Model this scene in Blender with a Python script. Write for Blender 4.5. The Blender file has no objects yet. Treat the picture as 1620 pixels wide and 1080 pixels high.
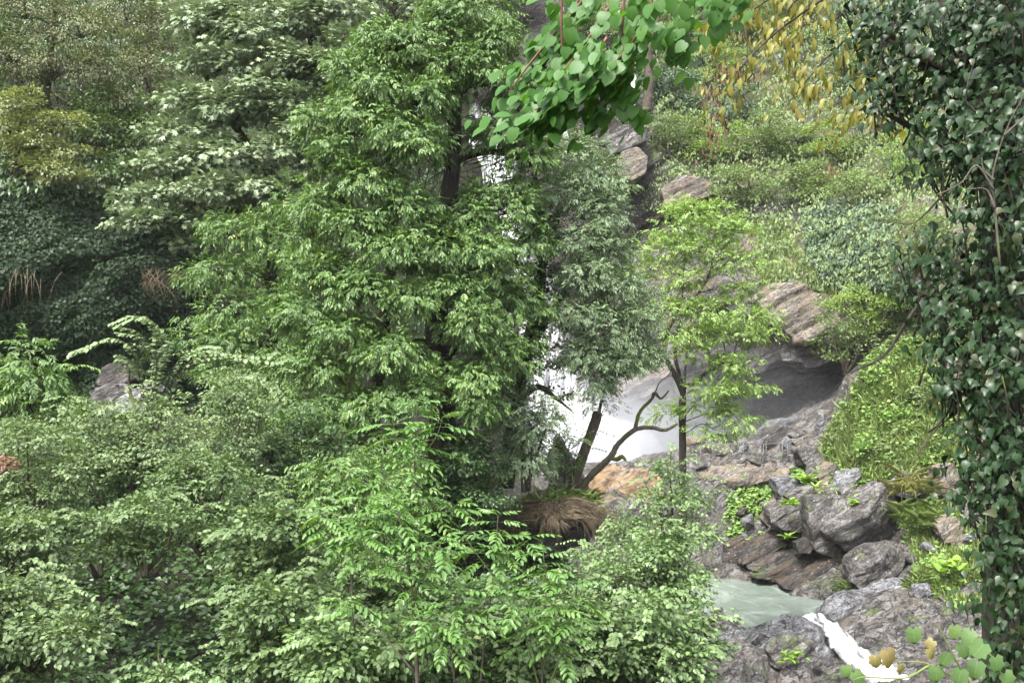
import bpy, bmesh, math, random
import numpy as np
from mathutils import Vector, Matrix

rng = np.random.default_rng(11)
random.seed(11)
sc = bpy.context.scene
COL = sc.collection
PI = math.pi

# ------------------------------------------------------------------ camera, sky, sun, exposure
F = 1710.0          # focal length in pixels of the 1620 px wide photograph
CZ = 12.0           # eye height above the river datum
cam = bpy.data.cameras.new('camera')
cam.lens = 38.0; cam.sensor_width = 36.0; cam.clip_start = 0.1; cam.clip_end = 600.0
cam_o = bpy.data.objects.new('camera', cam); COL.objects.link(cam_o)
cam_o.location = (0, 0, CZ); cam_o.rotation_euler = (PI / 2, 0, 0)
sc.camera = cam_o

SUN_EL, SUN_AZ = math.radians(58), math.radians(215)   # azimuth clockwise from +Y
w = bpy.data.worlds.new('World'); sc.world = w; w.use_nodes = True
nt = w.node_tree; nt.nodes.clear()
sky = nt.nodes.new('ShaderNodeTexSky'); sky.sky_type = 'NISHITA'; sky.sun_disc = False
sky.sun_elevation = SUN_EL; sky.sun_rotation = SUN_AZ
sky.air_density = 1.0; sky.dust_density = 4.0; sky.ozone_density = 1.0
hs = nt.nodes.new('ShaderNodeHueSaturation'); hs.inputs['Saturation'].default_value = 0.28
bgn = nt.nodes.new('ShaderNodeBackground'); bgn.inputs['Strength'].default_value = 0.15
wo = nt.nodes.new('ShaderNodeOutputWorld')
nt.links.new(sky.outputs[0], hs.inputs['Color']); nt.links.new(hs.outputs[0], bgn.inputs['Color'])
nt.links.new(bgn.outputs[0], wo.inputs['Surface'])

sl = bpy.data.lights.new('sun', 'SUN'); sl.energy = 1.5; sl.angle = math.radians(13); sl.color = (1.0, 0.965, 0.91)
so = bpy.data.objects.new('sun', sl); COL.objects.link(so)
sd = Vector((math.sin(SUN_AZ) * math.cos(SUN_EL), math.cos(SUN_AZ) * math.cos(SUN_EL), math.sin(SUN_EL)))
so.rotation_euler = sd.to_track_quat('Z', 'Y').to_euler(); so.location = (0, 0, 60)

vs = sc.view_settings
vs.view_transform = 'Standard'; vs.look = 'None'; vs.gamma = 1.0; vs.use_curve_mapping = False
vs.exposure = 2.42
cy = sc.cycles
cy.max_bounces = 8; cy.diffuse_bounces = 4; cy.glossy_bounces = 3; cy.transmission_bounces = 5; cy.volume_bounces = 2
cy.transparent_max_bounces = 6; cy.sample_clamp_indirect = 6.0; cy.caustics_reflective = False; cy.caustics_refractive = False
cy.volume_step_rate = 2.0

# ------------------------------------------------------------------ small maths helpers
def P(px, py, d):
    return np.array([(px - 810) / F * d, d, CZ - (py - 540) / F * d])
def nrm(a):
    return a / np.maximum(np.linalg.norm(a, axis=-1, keepdims=True), 1e-9)
def pix(p):
    p = np.asarray(p); return 810 + p[..., 0] / p[..., 1] * F, 540 - (p[..., 2] - CZ) / p[..., 1] * F
def inpoly(x, y, poly):
    r = np.zeros(x.shape, bool); n = len(poly)
    for i in range(n):
        x0, y0 = poly[i]; x1, y1 = poly[(i + 1) % n]
        if y0 == y1: continue
        c = ((y0 > y) != (y1 > y)) & (x < (x1 - x0) * (y - y0) / (y1 - y0) + x0); r ^= c
    return r
def _hash(ix, iy, iz):
    h = (ix.astype(np.int64) * 73856093) ^ (iy.astype(np.int64) * 19349663) ^ (iz.astype(np.int64) * 83492791)
    h = (h ^ (h >> 13)) * 1274126177 & 0x7fffffff
    h = h ^ (h >> 16)
    return (h & 0xffff) / 65535.0 * 2 - 1
def vnoise(p):
    p = np.asarray(p, float); i = np.floor(p).astype(np.int64); f = p - i; u = f * f * f * (f * (f * 6 - 15) + 10)
    x, y, z = i[:, 0], i[:, 1], i[:, 2]; ux, uy, uz = u[:, 0], u[:, 1], u[:, 2]
    def L(a, b, t): return a + (b - a) * t
    return L(L(L(_hash(x, y, z), _hash(x + 1, y, z), ux), L(_hash(x, y + 1, z), _hash(x + 1, y + 1, z), ux), uy),
             L(L(_hash(x, y, z + 1), _hash(x + 1, y, z + 1), ux), L(_hash(x, y + 1, z + 1), _hash(x + 1, y + 1, z + 1), ux), uy), uz)
def fbm(p, o=4, lac=2.03, g=0.5):
    p = np.asarray(p, float); a = 1.0; s = np.zeros(len(p)); t = 0
    for k in range(o):
        s += a * vnoise(p + 17.3 * k); t += a; p = p * lac; a *= g
    return s / t
SN = nrm(np.array([-0.44, -0.18, 0.88]))       # normal of the rock layering, dips to the lower end of the river
ST = nrm(np.cross(SN, np.array([0, 1, 0.0]))); SB = np.cross(SN, ST)
def strata(p, freq=1.6, warp=0.5):
    """ledges along the rock layers: -1..1"""
    q = np.stack([p @ ST * 0.35, p @ SB * 0.35, p @ SN * 0.6], 1)
    s = p @ SN * freq + warp * fbm(q, 3) * 2
    k = np.floor(s); f = s - k
    amp = _hash(k, k * 0 + 3, k * 0 + 7)
    edge = np.clip(f / 0.18, 0, 1)
    prev = _hash(k - 1, k * 0 + 3, k * 0 + 7)
    return prev + (amp - prev) * edge

class RBF:
    def __init__(s, pts, lo, hi, c=1.0):
        a = np.array(pts, float); s.X = a[:, :2]; s.c = c; s.lo = lo; s.hi = hi
        K = s.phi(s.X[:, None] - s.X[None]) + np.eye(len(a)) * 0.02
        n = len(a); A = np.zeros((n + 1, n + 1)); A[:n, :n] = K; A[:n, n] = 1; A[n, :n] = 1
        s.w = np.linalg.solve(A, np.append(a[:, 2], 0))
    def phi(s, d): return -np.sqrt((d ** 2).sum(-1) + s.c ** 2)
    def __call__(s, x, y):
        x = np.clip(x, s.lo[0], s.hi[0]); y = np.clip(y, s.lo[1], s.hi[1]); sh = np.shape(x)
        q = np.stack([np.ravel(x), np.ravel(y)], 1); r = np.empty(len(q))
        for i in range(0, len(q), 40000):
            b = q[i:i + 40000]; r[i:i + 40000] = s.phi(b[:, None] - s.X[None]) @ s.w[:-1] + s.w[-1]
        return r.reshape(sh)

# ------------------------------------------------------------------ object helpers
def mesh_np(name, v, f, mat=None, smooth=False, attrs=None):
    """f: (n,k) array, all faces with the same number of corners"""
    me = bpy.data.meshes.new(name); v = np.asarray(v, np.float32); f = np.asarray(f, np.int32); n, k = f.shape
    me.vertices.add(len(v)); me.vertices.foreach_set('co', v.ravel())
    me.loops.add(n * k); me.loops.foreach_set('vertex_index', f.ravel())
    me.polygons.add(n); me.polygons.foreach_set('loop_start', np.arange(0, n * k, k, dtype=np.int32))
    if smooth: me.polygons.foreach_set('use_smooth', np.ones(n, bool))
    for an, av in (attrs or {}).items():
        av = np.asarray(av, np.float32)
        if av.ndim == 1:
            at = me.attributes.new(an, 'FLOAT', 'POINT'); at.data.foreach_set('value', av)
        else:
            at = me.attributes.new(an, 'FLOAT_VECTOR', 'POINT'); at.data.foreach_set('vector', av.ravel())
    me.update(calc_edges=True)
    if mat: me.materials.append(mat)
    return me
def link(name, me, parent=None):
    o = bpy.data.objects.new(name, me); COL.objects.link(o)
    if parent is not None: o.parent = parent
    return o
def tag(o, label=None, cat=None, group=None, kind=None):
    if label: o['label'] = label
    if cat: o['category'] = cat
    if group: o['group'] = group
    if kind: o['kind'] = kind
    return o
def thing(name, label, cat, loc, group=None):
    o = link(name, None); o.location = [float(t) for t in loc]; o.empty_display_size = 0.3
    return tag(o, label, cat, group)
def loc_of(o): return np.array(o.location)

def resample(pts, rad, n):
    pts = np.asarray(pts, float); rad = np.asarray(rad, float); m = len(pts)
    if m == 2: t = np.linspace(0, 1, n)[:, None]; return pts[0] + (pts[1] - pts[0]) * t, rad[0] + (rad[1] - rad[0]) * t[:, 0]
    e = np.vstack([2 * pts[0] - pts[1], pts, 2 * pts[-1] - pts[-2]]); tt = np.linspace(0, m - 1 - 1e-6, n); i = tt.astype(int); u = (tt - i)[:, None]
    p0, p1, p2, p3 = e[i], e[i + 1], e[i + 2], e[i + 3]
    q = 0.5 * (2 * p1 + (p2 - p0) * u + (2 * p0 - 5 * p1 + 4 * p2 - p3) * u ** 2 + (3 * p1 - p0 - 3 * p2 + p3) * u ** 3)
    return q, np.interp(tt, np.arange(m), rad)
def tube(pts, rad, k=8, n=None, rough=0.0, seed=0):
    pts = np.asarray(pts, float); rad = np.asarray(rad, float) * np.ones(len(pts))
    if n: pts, rad = resample(pts, rad, n)
    m = len(pts); T = nrm(np.gradient(pts, axis=0)); up = np.array([0.31, 0.83, 0.2])
    A = nrm(np.cross(T, up)); B = np.cross(T, A); a = np.arange(k) / k * 2 * PI
    ring = pts[:, None] + rad[:, None, None] * (np.cos(a)[None, :, None] * A[:, None] + np.sin(a)[None, :, None] * B[:, None])
    v = ring.reshape(-1, 3)
    if rough:
        dirv = v - np.repeat(pts, k, 0); q = v / np.maximum(np.repeat(rad, k)[:, None], .02) * 0.9 + seed
        v = v + dirv * (fbm(q * np.array([1, 1, .35]), 3) * rough)[:, None]
    i = np.arange(m - 1)[:, None] * k; j = np.arange(k)[None]; j2 = (j + 1) % k
    f = np.stack([i + j, i + j2, i + k + j2, i + k + j], -1).reshape(-1, 4)
    v = np.vstack([v, pts[-1] + T[-1] * rad[-1] * .4, pts[0] - T[0] * rad[0] * .2]); e = len(v)
    jj = np.arange(k); z = (m - 1) * k
    cap = np.stack([z + jj, z + (jj + 1) % k, np.full(k, e - 2), np.full(k, e - 2)], 1)
    cap0 = np.stack([(jj + 1) % k, jj, np.full(k, e - 1), np.full(k, e - 1)], 1)
    f = np.vstack([f, cap, cap0])
    tri = np.vstack([f[:, [0, 1, 2]], f[:, [0, 2, 3]]]); tri = tri[(tri[:, 1] != tri[:, 2]) & (tri[:, 0] != tri[:, 2])]
    return v, tri
class Geo:
    def __init__(s): s.v = []; s.f = []; s.n = 0; s.a = {}
    def add(s, v, f, **at):
        s.v.append(v); s.f.append(np.asarray(f) + s.n); s.n += len(v)
        for k_, x in at.items(): s.a.setdefault(k_, []).append(x)
        return s
    def mesh(s, name, mat, off=None, smooth=False):
        v = np.vstack(s.v)
        if off is not None: v = v - np.asarray(off)
        return mesh_np(name, v, np.vstack(s.f), mat, smooth, {k_: np.concatenate(x) for k_, x in s.a.items()})
    def obj(s, name, mat, parent=None, off=None, smooth=False):
        return link(name, s.mesh(name, mat, off, smooth), parent)
# ------------------------------------------------------------------ materials
def new_mat(name):
    m = bpy.data.materials.new(name); m.use_nodes = True; t = m.node_tree; t.nodes.clear()
    out = t.nodes.new('ShaderNodeOutputMaterial'); return m, t, out
def N(t, typ, **kw):
    n = t.nodes.new(typ)
    for k, v in kw.items():
        if k in n.inputs.keys(): n.inputs[k].default_value = v
        else: setattr(n, k, v)
    return n
def ramp(t, stops):
    r = t.nodes.new('ShaderNodeValToRGB'); e = r.color_ramp.elements
    while len(e) < len(stops): e.new(0.5)
    for i, (p, c) in enumerate(stops): e[i].position = p; e[i].color = (*c, 1)
    return r
def mixc(t, a, b, fac, mode='MIX'):
    m = t.nodes.new('ShaderNodeMix'); m.data_type = 'RGBA'; m.blend_type = mode
    L = t.links
    for sock, v in ((m.inputs[6], a), (m.inputs[7], b), (m.inputs[0], fac)):
        if hasattr(v, 'is_output'): L.new(v, sock)
        elif isinstance(v, (int, float)): sock.default_value = v
        else: sock.default_value = (*v, 1)
    return m.outputs[2]
def math_n(t, op, a, b=0.0, clamp=False):
    m = t.nodes.new('ShaderNodeMath'); m.operation = op; m.use_clamp = clamp
    for i, v in enumerate((a, b)):
        if hasattr(v, 'is_output'): t.links.new(v, m.inputs[i])
        else: m.inputs[i].default_value = v
    return m.outputs[0]

def leaf_mat(name, c0, c1, c2=None, rough=.5, spec=.4, trans=.3, veins=False, pale=1.25, objvar=False, thue=(1.25, 1.35, .45)):
    """c0..c1: spread of leaf colours, c2: the few odd (young or yellowing) leaves"""
    m, t, out = new_mat(name); L = t.links
    at = N(t, 'ShaderNodeAttribute', attribute_name='tint')
    fac = at.outputs['Fac']
    if objvar:
        oi = N(t, 'ShaderNodeObjectInfo'); fac = oi.outputs['Random']
    r = ramp(t, [(0, c0), (.86, c1), (.985, c2 or c1)]); L.new(fac, r.inputs[0])
    geo = N(t, 'ShaderNodeNewGeometry')
    col = r.outputs[0]
    if veins:
        co = N(t, 'ShaderNodeAttribute', attribute_name='leafco'); sx = N(t, 'ShaderNodeSeparateXYZ'); L.new(co.outputs['Vector'], sx.inputs[0])
        ay = math_n(t, 'ABSOLUTE', sx.outputs['Y'])
        mid = math_n(t, 'LESS_THAN', ay, .018)
        w_ = math_n(t, 'FRACT', math_n(t, 'MULTIPLY', math_n(t, 'SUBTRACT', sx.outputs['X'], math_n(t, 'MULTIPLY', ay, .75)), 6.5))
        side = math_n(t, 'LESS_THAN', w_, .13)
        vein = math_n(t, 'MAXIMUM', mid, math_n(t, 'MULTIPLY', side, .55))
        col = mixc(t, col, tuple(min(1, x * 1.7 + .004) for x in c1), vein)
        nz = N(t, 'ShaderNodeTexNoise', Scale=5.0, Detail=3.0); L.new(co.outputs['Vector'], nz.inputs['Vector'])
        col = mixc(t, col, tuple(x * .75 for x in c0), math_n(t, 'MULTIPLY', nz.outputs['Fac'], .45))
    colb = mixc(t, col, tuple(pale * (.5 * a + .5 * b) + .01 for a, b in zip(c0, c1)), .5)
    cb = mixc(t, col, colb, geo.outputs['Backfacing'])
    p = N(t, 'ShaderNodeBsdfPrincipled', Roughness=rough); p.inputs['Specular IOR Level'].default_value = spec
    L.new(cb, p.inputs['Base Color'])
    tr = N(t, 'ShaderNodeBsdfTranslucent')
    tc = mixc(t, cb, thue, 1.0, 'MULTIPLY'); L.new(tc, tr.inputs['Color'])
    mx = N(t, 'ShaderNodeMixShader', Fac=trans); L.new(p.outputs[0], mx.inputs[1]); L.new(tr.outputs[0], mx.inputs[2])
    L.new(mx.outputs[0], out.inputs['Surface'])
    return m

def rock_mat(name, dark=(.05, .05, .052), mid=(.17, .165, .165), light=(.42, .41, .40), stain=None, stain_amt=.0, moss=.25, wet=.0, scale=1.0, bump=.6, lichen=.25, soil=None, wet_shade_attr=False):
    dark, mid, light = (tuple(x * RK for x in c_) for c_ in (dark, mid, light))
    m, t, out = new_mat(name); L = t.links
    geo = N(t, 'ShaderNodeNewGeometry')
    mp = N(t, 'ShaderNodeMapping'); mp.vector_type = 'TEXTURE'
    # rotate so that the layering lies in a plane, then squash across it
    R = Matrix((Vector(ST), Vector(SB), Vector(SN))); mp.inputs['Rotation'].default_value = R.transposed().to_euler()
    mp.inputs['Scale'].default_value = (1 / (.8 * scale), 1 / (.8 * scale), 1 / (3.2 * scale))
    L.new(geo.outputs['Position'], mp.inputs['Vector'])
    n1 = N(t, 'ShaderNodeTexNoise', Scale=1.3, Detail=8.0, Roughness=.62); L.new(mp.outputs[0], n1.inputs['Vector'])
    n2 = N(t, 'ShaderNodeTexNoise', Scale=.55 * scale, Detail=6.0, Roughness=.6); L.new(geo.outputs['Position'], n2.inputs['Vector'])
    n3 = N(t, 'ShaderNodeTexNoise', Scale=9.0 * scale, Detail=5.0, Roughness=.7); L.new(geo.outputs['Position'], n3.inputs['Vector'])
    n4 = N(t, 'ShaderNodeTexNoise', Scale=3.6, Detail=9.0, Roughness=.68); L.new(mp.outputs[0], n4.inputs['Vector'])
    f = math_n(t, 'ADD', math_n(t, 'MULTIPLY', n1.outputs['Fac'], .5), math_n(t, 'ADD', math_n(t, 'MULTIPLY', n2.outputs['Fac'], .26), math_n(t, 'MULTIPLY', n3.outputs['Fac'], .28)))
    r = ramp(t, [(.42, dark), (.52, mid), (.62, light)]); L.new(f, r.inputs[0]); col = r.outputs[0]
    # thin dark cracks along the layers
    ck = ramp(t, [(.43, (0, 0, 0)), (.485, (1, 1, 1))]); L.new(n4.outputs['Fac'], ck.inputs[0])
    col = mixc(t, mixc(t, col, tuple(x * .45 for x in dark), .75), col, ck.outputs[0])
    vc = N(t, 'ShaderNodeTexVoronoi', Scale=1.1); vc.feature = 'DISTANCE_TO_EDGE'
    wv = N(t, 'ShaderNodeVectorMath'); wv.operation = 'ADD'; L.new(mp.outputs[0], wv.inputs[0]); sv = N(t, 'ShaderNodeVectorMath'); sv.operation = 'SCALE'; sv.inputs['Scale'].default_value = .5; L.new(n2.outputs['Color'], sv.inputs[0]); L.new(sv.outputs[0], wv.inputs[1]); L.new(wv.outputs[0], vc.inputs['Vector'])
    rc = ramp(t, [(.008, (0, 0, 0)), (.03, (1, 1, 1))]); L.new(vc.outputs['Distance'], rc.inputs[0])
    col = mixc(t, tuple(x * .4 for x in dark), col, math_n(t, 'ADD', rc.outputs[0], .15, True))
    if stain:
        ns = N(t, 'ShaderNodeTexNoise', Scale=.9, Detail=5.0, Roughness=.6); L.new(mp.outputs[0], ns.inputs['Vector'])
        rs = ramp(t, [(.5 - stain_amt * .3, (0, 0, 0)), (.68 - stain_amt * .2, (1, 1, 1))]); L.new(ns.outputs['Fac'], rs.inputs[0])
        col = mixc(t, col, tuple(x * RK for x in stain), math_n(t, 'MULTIPLY', rs.outputs[0], .85))
    if lichen:
        nl = N(t, 'ShaderNodeTexVoronoi', Scale=3.1); L.new(geo.outputs['Position'], nl.inputs['Vector'])
        rl = ramp(t, [(.10, (1, 1, 1)), (.17, (0, 0, 0))]); L.new(nl.outputs['Distance'], rl.inputs[0])
        col = mixc(t, col, (.5, .5, .47), math_n(t, 'MULTIPLY', rl.outputs[0], lichen))
    if moss:
        sx = N(t, 'ShaderNodeSeparateXYZ'); L.new(geo.outputs['Normal'], sx.inputs[0])
        nm = N(t, 'ShaderNodeTexNoise', Scale=1.1, Detail=7.0, Roughness=.7); L.new(geo.outputs['Position'], nm.inputs['Vector'])
        mm = math_n(t, 'MULTIPLY', math_n(t, 'ADD', sx.outputs['Z'], .35, True), math_n(t, 'MULTIPLY', math_n(t, 'SUBTRACT', nm.outputs['Fac'], .62 - moss * .3), 9.0, True), True)
        mc = ramp(t, [(.3, (.025, .04, .008)), (.7, (.10, .14, .03))]); L.new(n3.outputs['Fac'], mc.inputs[0])
        col = mixc(t, col, mc.outputs[0], mm)
    if soil:
        sa = N(t, 'ShaderNodeAttribute', attribute_name='soil'); so_ = ramp(t, [(.3, soil[0]), (.7, soil[1])]); L.new(n3.outputs['Fac'], so_.inputs[0])
        sf = math_n(t, 'MULTIPLY', math_n(t, 'SUBTRACT', math_n(t, 'ADD', sa.outputs['Fac'], math_n(t, 'MULTIPLY', n2.outputs['Fac'], .8)), .75), 4.0, True)
        col = mixc(t, col, so_.outputs[0], sf)
    if wet_shade_attr:
        wa = N(t, 'ShaderNodeAttribute', attribute_name='wet'); col = mixc(t, col, mixc(t, col, (.17, .155, .15), 1.0, 'MULTIPLY'), wa.outputs['Fac'])  # darkens base colour only: wetness plus shade the open hollow lacks
    p = N(t, 'ShaderNodeBsdfPrincipled', Roughness=.8); L.new(col, p.inputs['Base Color'])
    p.inputs['Specular IOR Level'].default_value = .4
    rr = ramp(t, [(.35, (.62 - wet * .35,) * 3), (.65, (.9 - wet * .3,) * 3)]); L.new(n2.outputs['Fac'], rr.inputs[0]); L.new(rr.outputs[0], p.inputs['Roughness'])
    h = math_n(t, 'ADD', math_n(t, 'MULTIPLY', n1.outputs['Fac'], .9), math_n(t, 'ADD', math_n(t, 'MULTIPLY', n3.outputs['Fac'], .4), math_n(t, 'MULTIPLY', math_n(t, 'ADD', ck.outputs[0], math_n(t, 'MULTIPLY', rc.outputs[0], 1.5)), .12)))
    b = N(t, 'ShaderNodeBump', Strength=bump, Distance=.25); L.new(h, b.inputs['Height']); L.new(b.outputs[0], p.inputs['Normal'])
    L.new(p.outputs[0], out.inputs['Surface'])
    return m

def bark_mat(name, a=(.03, .024, .018), b=(.10, .085, .068), moss=.4, mossc=(.06, .085, .012)):
    m, t, out = new_mat(name); L = t.links
    tc = N(t, 'ShaderNodeNewGeometry'); mp = N(t, 'ShaderNodeMapping'); mp.inputs['Scale'].default_value = (9, 9, 2.2); L.new(tc.outputs['Position'], mp.inputs[0])
    n = N(t, 'ShaderNodeTexNoise', Scale=2.2, Detail=7.0, Roughness=.7); L.new(mp.outputs[0], n.inputs['Vector'])
    r = ramp(t, [(.35, a), (.65, b)]); L.new(n.outputs['Fac'], r.inputs[0])
    n2 = N(t, 'ShaderNodeTexNoise', Scale=2.3, Detail=5.0); L.new(tc.outputs['Position'], n2.inputs['Vector'])
    sx = N(t, 'ShaderNodeSeparateXYZ'); L.new(tc.outputs['Normal'], sx.inputs[0])
    mm = math_n(t, 'MULTIPLY', math_n(t, 'ADD', math_n(t, 'SUBTRACT', n2.outputs['Fac'], .68 - moss * .4), math_n(t, 'MULTIPLY', sx.outputs['Z'], .18)), 5.0, True)
    col = mixc(t, r.outputs[0], mossc, mm)
    p = N(t, 'ShaderNodeBsdfPrincipled', Roughness=.9); L.new(col, p.inputs['Base Color']); p.inputs['Specular IOR Level'].default_value = .2
    b_ = N(t, 'ShaderNodeBump', Strength=.8, Distance=.03); L.new(n.outputs['Fac'], b_.inputs['Height']); L.new(b_.outputs[0], p.inputs['Normal'])
    L.new(p.outputs[0], out.inputs['Surface']); return m

def plain_mat(name, col, rough=.7, spec=.3, metal=0.0, var=.3, sc_=6.0):
    m, t, out = new_mat(name); L = t.links
    g = N(t, 'ShaderNodeNewGeometry'); n = N(t, 'ShaderNodeTexNoise', Scale=sc_, Detail=5.0); L.new(g.outputs['Position'], n.inputs['Vector'])
    r = ramp(t, [(.3, tuple(c * (1 - var) for c in col)), (.7, tuple(min(1, c * (1 + var)) for c in col))]); L.new(n.outputs['Fac'], r.inputs[0])
    p = N(t, 'ShaderNodeBsdfPrincipled', Roughness=rough, Metallic=metal); p.inputs['Specular IOR Level'].default_value = spec
    L.new(r.outputs[0], p.inputs['Base Color']); L.new(p.outputs[0], out.inputs['Surface']); return m

M = {}
RK = .43
M['cliff'] = rock_mat('cliff_rock', dark=(.045, .043, .042), mid=(.15, .142, .135), light=(.36, .34, .32), stain=(.20, .15, .10), stain_amt=.15, moss=.35, scale=.7, bump=.9, soil=((.03, .034, .012), (.085, .085, .035)), wet_shade_attr=True)
M['ground'] = rock_mat('river_bed_rock', dark=(.045, .041, .038), mid=(.20, .187, .176), light=(.48, .455, .435), stain=(.24, .20, .16), stain_amt=.0, moss=.14, wet=.35, scale=1.3, bump=1.0, soil=((.008, .008, .004), (.026, .024, .010)))
M['boulder'] = rock_mat('boulder_rock', dark=(.035, .031, .029), mid=(.15, .136, .126), light=(.38, .355, .34), moss=.2, wet=.25, scale=1.2, bump=.6)
M['scoured'] = rock_mat('scoured_rock', dark=(.07, .07, .072), mid=(.28, .28, .29), light=(.58, .58, .6), moss=.0, wet=.35, scale=1.5, bump=.8, lichen=0)
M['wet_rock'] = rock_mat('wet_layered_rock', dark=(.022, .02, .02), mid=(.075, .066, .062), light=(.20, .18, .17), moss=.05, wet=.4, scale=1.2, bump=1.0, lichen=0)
M['boulder_tan'] = rock_mat('tan_boulder_rock', dark=(.07, .06, .05), mid=(.22, .19, .16), light=(.46, .42, .38), stain=(.34, .26, .18), stain_amt=.2, moss=.15, scale=1.2, bump=.6)
M['boulder_pale'] = rock_mat('pale_rock', dark=(.12, .12, .13), mid=(.27, .27, .285), light=(.48, .48, .5), moss=.1, scale=1.2, bump=.7)
M['boulder_orange'] = rock_mat('orange_rock', dark=(.10, .085, .07), mid=(.32, .24, .16), light=(.55, .49, .42), stain=(.46, .29, .14), stain_amt=.45, moss=.05, scale=.9, bump=.5, lichen=0)
M['boulder_dark'] = rock_mat('dark_layered_rock', dark=(.03, .028, .027), mid=(.095, .085, .08), light=(.27, .25, .235), stain=(.16, .11, .07), stain_amt=.15, moss=.2, wet=.3, scale=1.6, bump=.9)
M['bark'] = bark_mat('mossy_bark'); M['bark_dark'] = bark_mat('dark_bark', (.012, .01, .008), (.05, .042, .035), .25)
M['bark_moss'] = bark_mat('moss_grown_bark', (.02, .018, .01), (.07, .06, .035), .75, (.075, .085, .012))
M['bark_grey'] = bark_mat('pale_twig_bark', (.09, .075, .06), (.2, .17, .14), 0.0)
M['twig_red'] = plain_mat('reddish_twig', (.11, .05, .035)); M['twig_green'] = plain_mat('green_twig', (.09, .12, .03))
M['dry'] = plain_mat('dry_stalk', (.12, .092, .058), var=.65, sc_=5.0)
M['straw'] = plain_mat('dry_grass', (.22, .18, .085), var=.45, sc_=2.0)
M['rail'] = plain_mat('galvanised_rail', (.11, .11, .11), rough=.6, metal=.2)
# ------------------------------------------------------------------ the setting: terrain
GP = [(0, -10, 10.6), (0, 0, 10.2), (-8, 0, 10.5), (8, 0, 9.6), (-20, 0, 11.5), (20, -5, 11),
      (0, 5, 8.0), (4, 6, 7.6), (-6, 6, 8.4), (0, 10, 6.2), (-8, 10, 7), (6, 10, 4.6), (0, 18, 4.0), (-8, 18, 5.0), (6, 18, .2),
      (-18, 10, 9), (-20, 20, 9), (-14, 28, 8.6), (-10, 33, 8.6), (-6, 27, 7.6), (-2, 28, 7.6), (0.6, 28.5, 6.9), (2.6, 29, 3.5), (4.5, 30, .6),
      (-5, 45, 9), (-15, 42, 11), (-3, 56, 7), (-12, 60, 14), (1.5, 40, 3.2), (1.8, 50, 4.4), (4.2, 40, .5), (3.6, 52, 3.8),
      (8, 20, -2.2), (12, 27, -2.6), (6, 26, -1.5), (13, 33, -1.4), (15.5, 30, -1.0),
      (13.6, 37.2, -.2), (11.9, 40.6, .45), (9.6, 47.5, .15), (10.8, 43.6, .1), (8.4, 49.5, .3), (7.2, 45, .75), (7.0, 43, .9),
      tuple(P(1180, 1022, 40.9)), tuple(P(1250, 1016, 41.2)), tuple(P(1130, 1008, 41.6)), tuple(P(1270, 1045, 38.6)), tuple(P(1240, 1100, 36.4)), tuple(P(1350, 1078, 35.4)), (8.2, 41.2, 1.0), (7.2, 38.5, .6),
      tuple(P(1345, 965, 43)), tuple(P(1400, 950, 42)), tuple(P(1500, 960, 41)), tuple(P(1440, 1010, 38.6)), tuple(P(1520, 1050, 36.4)), tuple(P(1540, 930, 43)), tuple(P(1470, 1070, 36.2)),
      tuple(P(1400, 925, 45.5)), tuple(P(1500, 860, 47)), tuple(P(1340, 925, 46.5)),
      tuple(P(1180, 900, 51)), tuple(P(1260, 880, 50)), tuple(P(1330, 860, 49)), tuple(P(1130, 860, 53)),
      tuple(P(1220, 850, 53)), tuple(P(1300, 800, 52)), tuple(P(1400, 790, 51)), tuple(P(1500, 780, 50)),
      tuple(P(1100, 745, 56)), tuple(P(1180, 742, 56)), tuple(P(1250, 750, 55.5)), tuple(P(1320, 740, 54)),
      tuple(P(1300, 660, 59)), tuple(P(1240, 680, 61)), tuple(P(1340, 620, 58.5)), tuple(P(1420, 575, 58)), tuple(P(1480, 560, 57)), tuple(P(1520, 650, 52)), tuple(P(1400, 690, 54)), tuple(P(1460, 620, 55)),
      (24, 58, 13), (30, 50, 14), (32, 40, 11), (26, 30, 9), (22, 20, 8), (18, 10, 9), (24, 36, 5.5),
      tuple(P(1200, 690, 66)), tuple(P(1100, 730, 63)), tuple(P(960, 748, 66)), tuple(P(1050, 745, 63)), (6, 72, 4.5), (14, 72, 7.5), (30, 72, 18), tuple(P(990, 760, 55)), tuple(P(1010, 800, 51))]
Hs = RBF(GP, (-40, -20), (42, 76), 1.2)
def fine_mask(x, y):
    return np.clip((x - 3) / 3, 0, 1) * np.clip((y - 32) / 3, 0, 1)
def H(x, y):
    x = np.asarray(x, float); y = np.asarray(y, float); z = Hs(x, y); sh = z.shape
    p = np.stack([x.ravel(), y.ravel(), z.ravel()], 1); m = fine_mask(p[:, 0], p[:, 1])
    n = .35 * fbm(p * .45, 3) * (.4 + .6 * m) + m * (.46 * strata(p, 1.1) + .20 * strata(p + 40, 3.1) + .05 * strata(p + 80, 9.0, .8) + .12 * fbm(p * 1.9, 4))
    return z + n.reshape(sh)
def axis(lo, a, b, hi, fine, coarse):
    return np.concatenate([np.arange(lo, a, coarse), np.arange(a, b, fine), np.arange(b, hi + .01, coarse)])
gx = np.concatenate([np.arange(-160, -40, 8), axis(-40, 6, 24, 44, .13, 1.0), np.arange(50, 161, 8)])
gy = np.concatenate([np.arange(-160, -20, 8), axis(-20, 35, 62, 78, .13, 1.0), np.arange(84, 161, 8)])
def grid_faces(nx, ny):
    i = np.arange(ny - 1)[:, None] * nx; j = np.arange(nx - 1)[None]
    return np.stack([i + j, i + j + 1, i + nx + j + 1, i + nx + j], -1).reshape(-1, 4)
X, Y = np.meshgrid(gx, gy); Z = H(X, Y); gv = np.stack([X.ravel(), Y.ravel(), Z.ravel()], 1)
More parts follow.
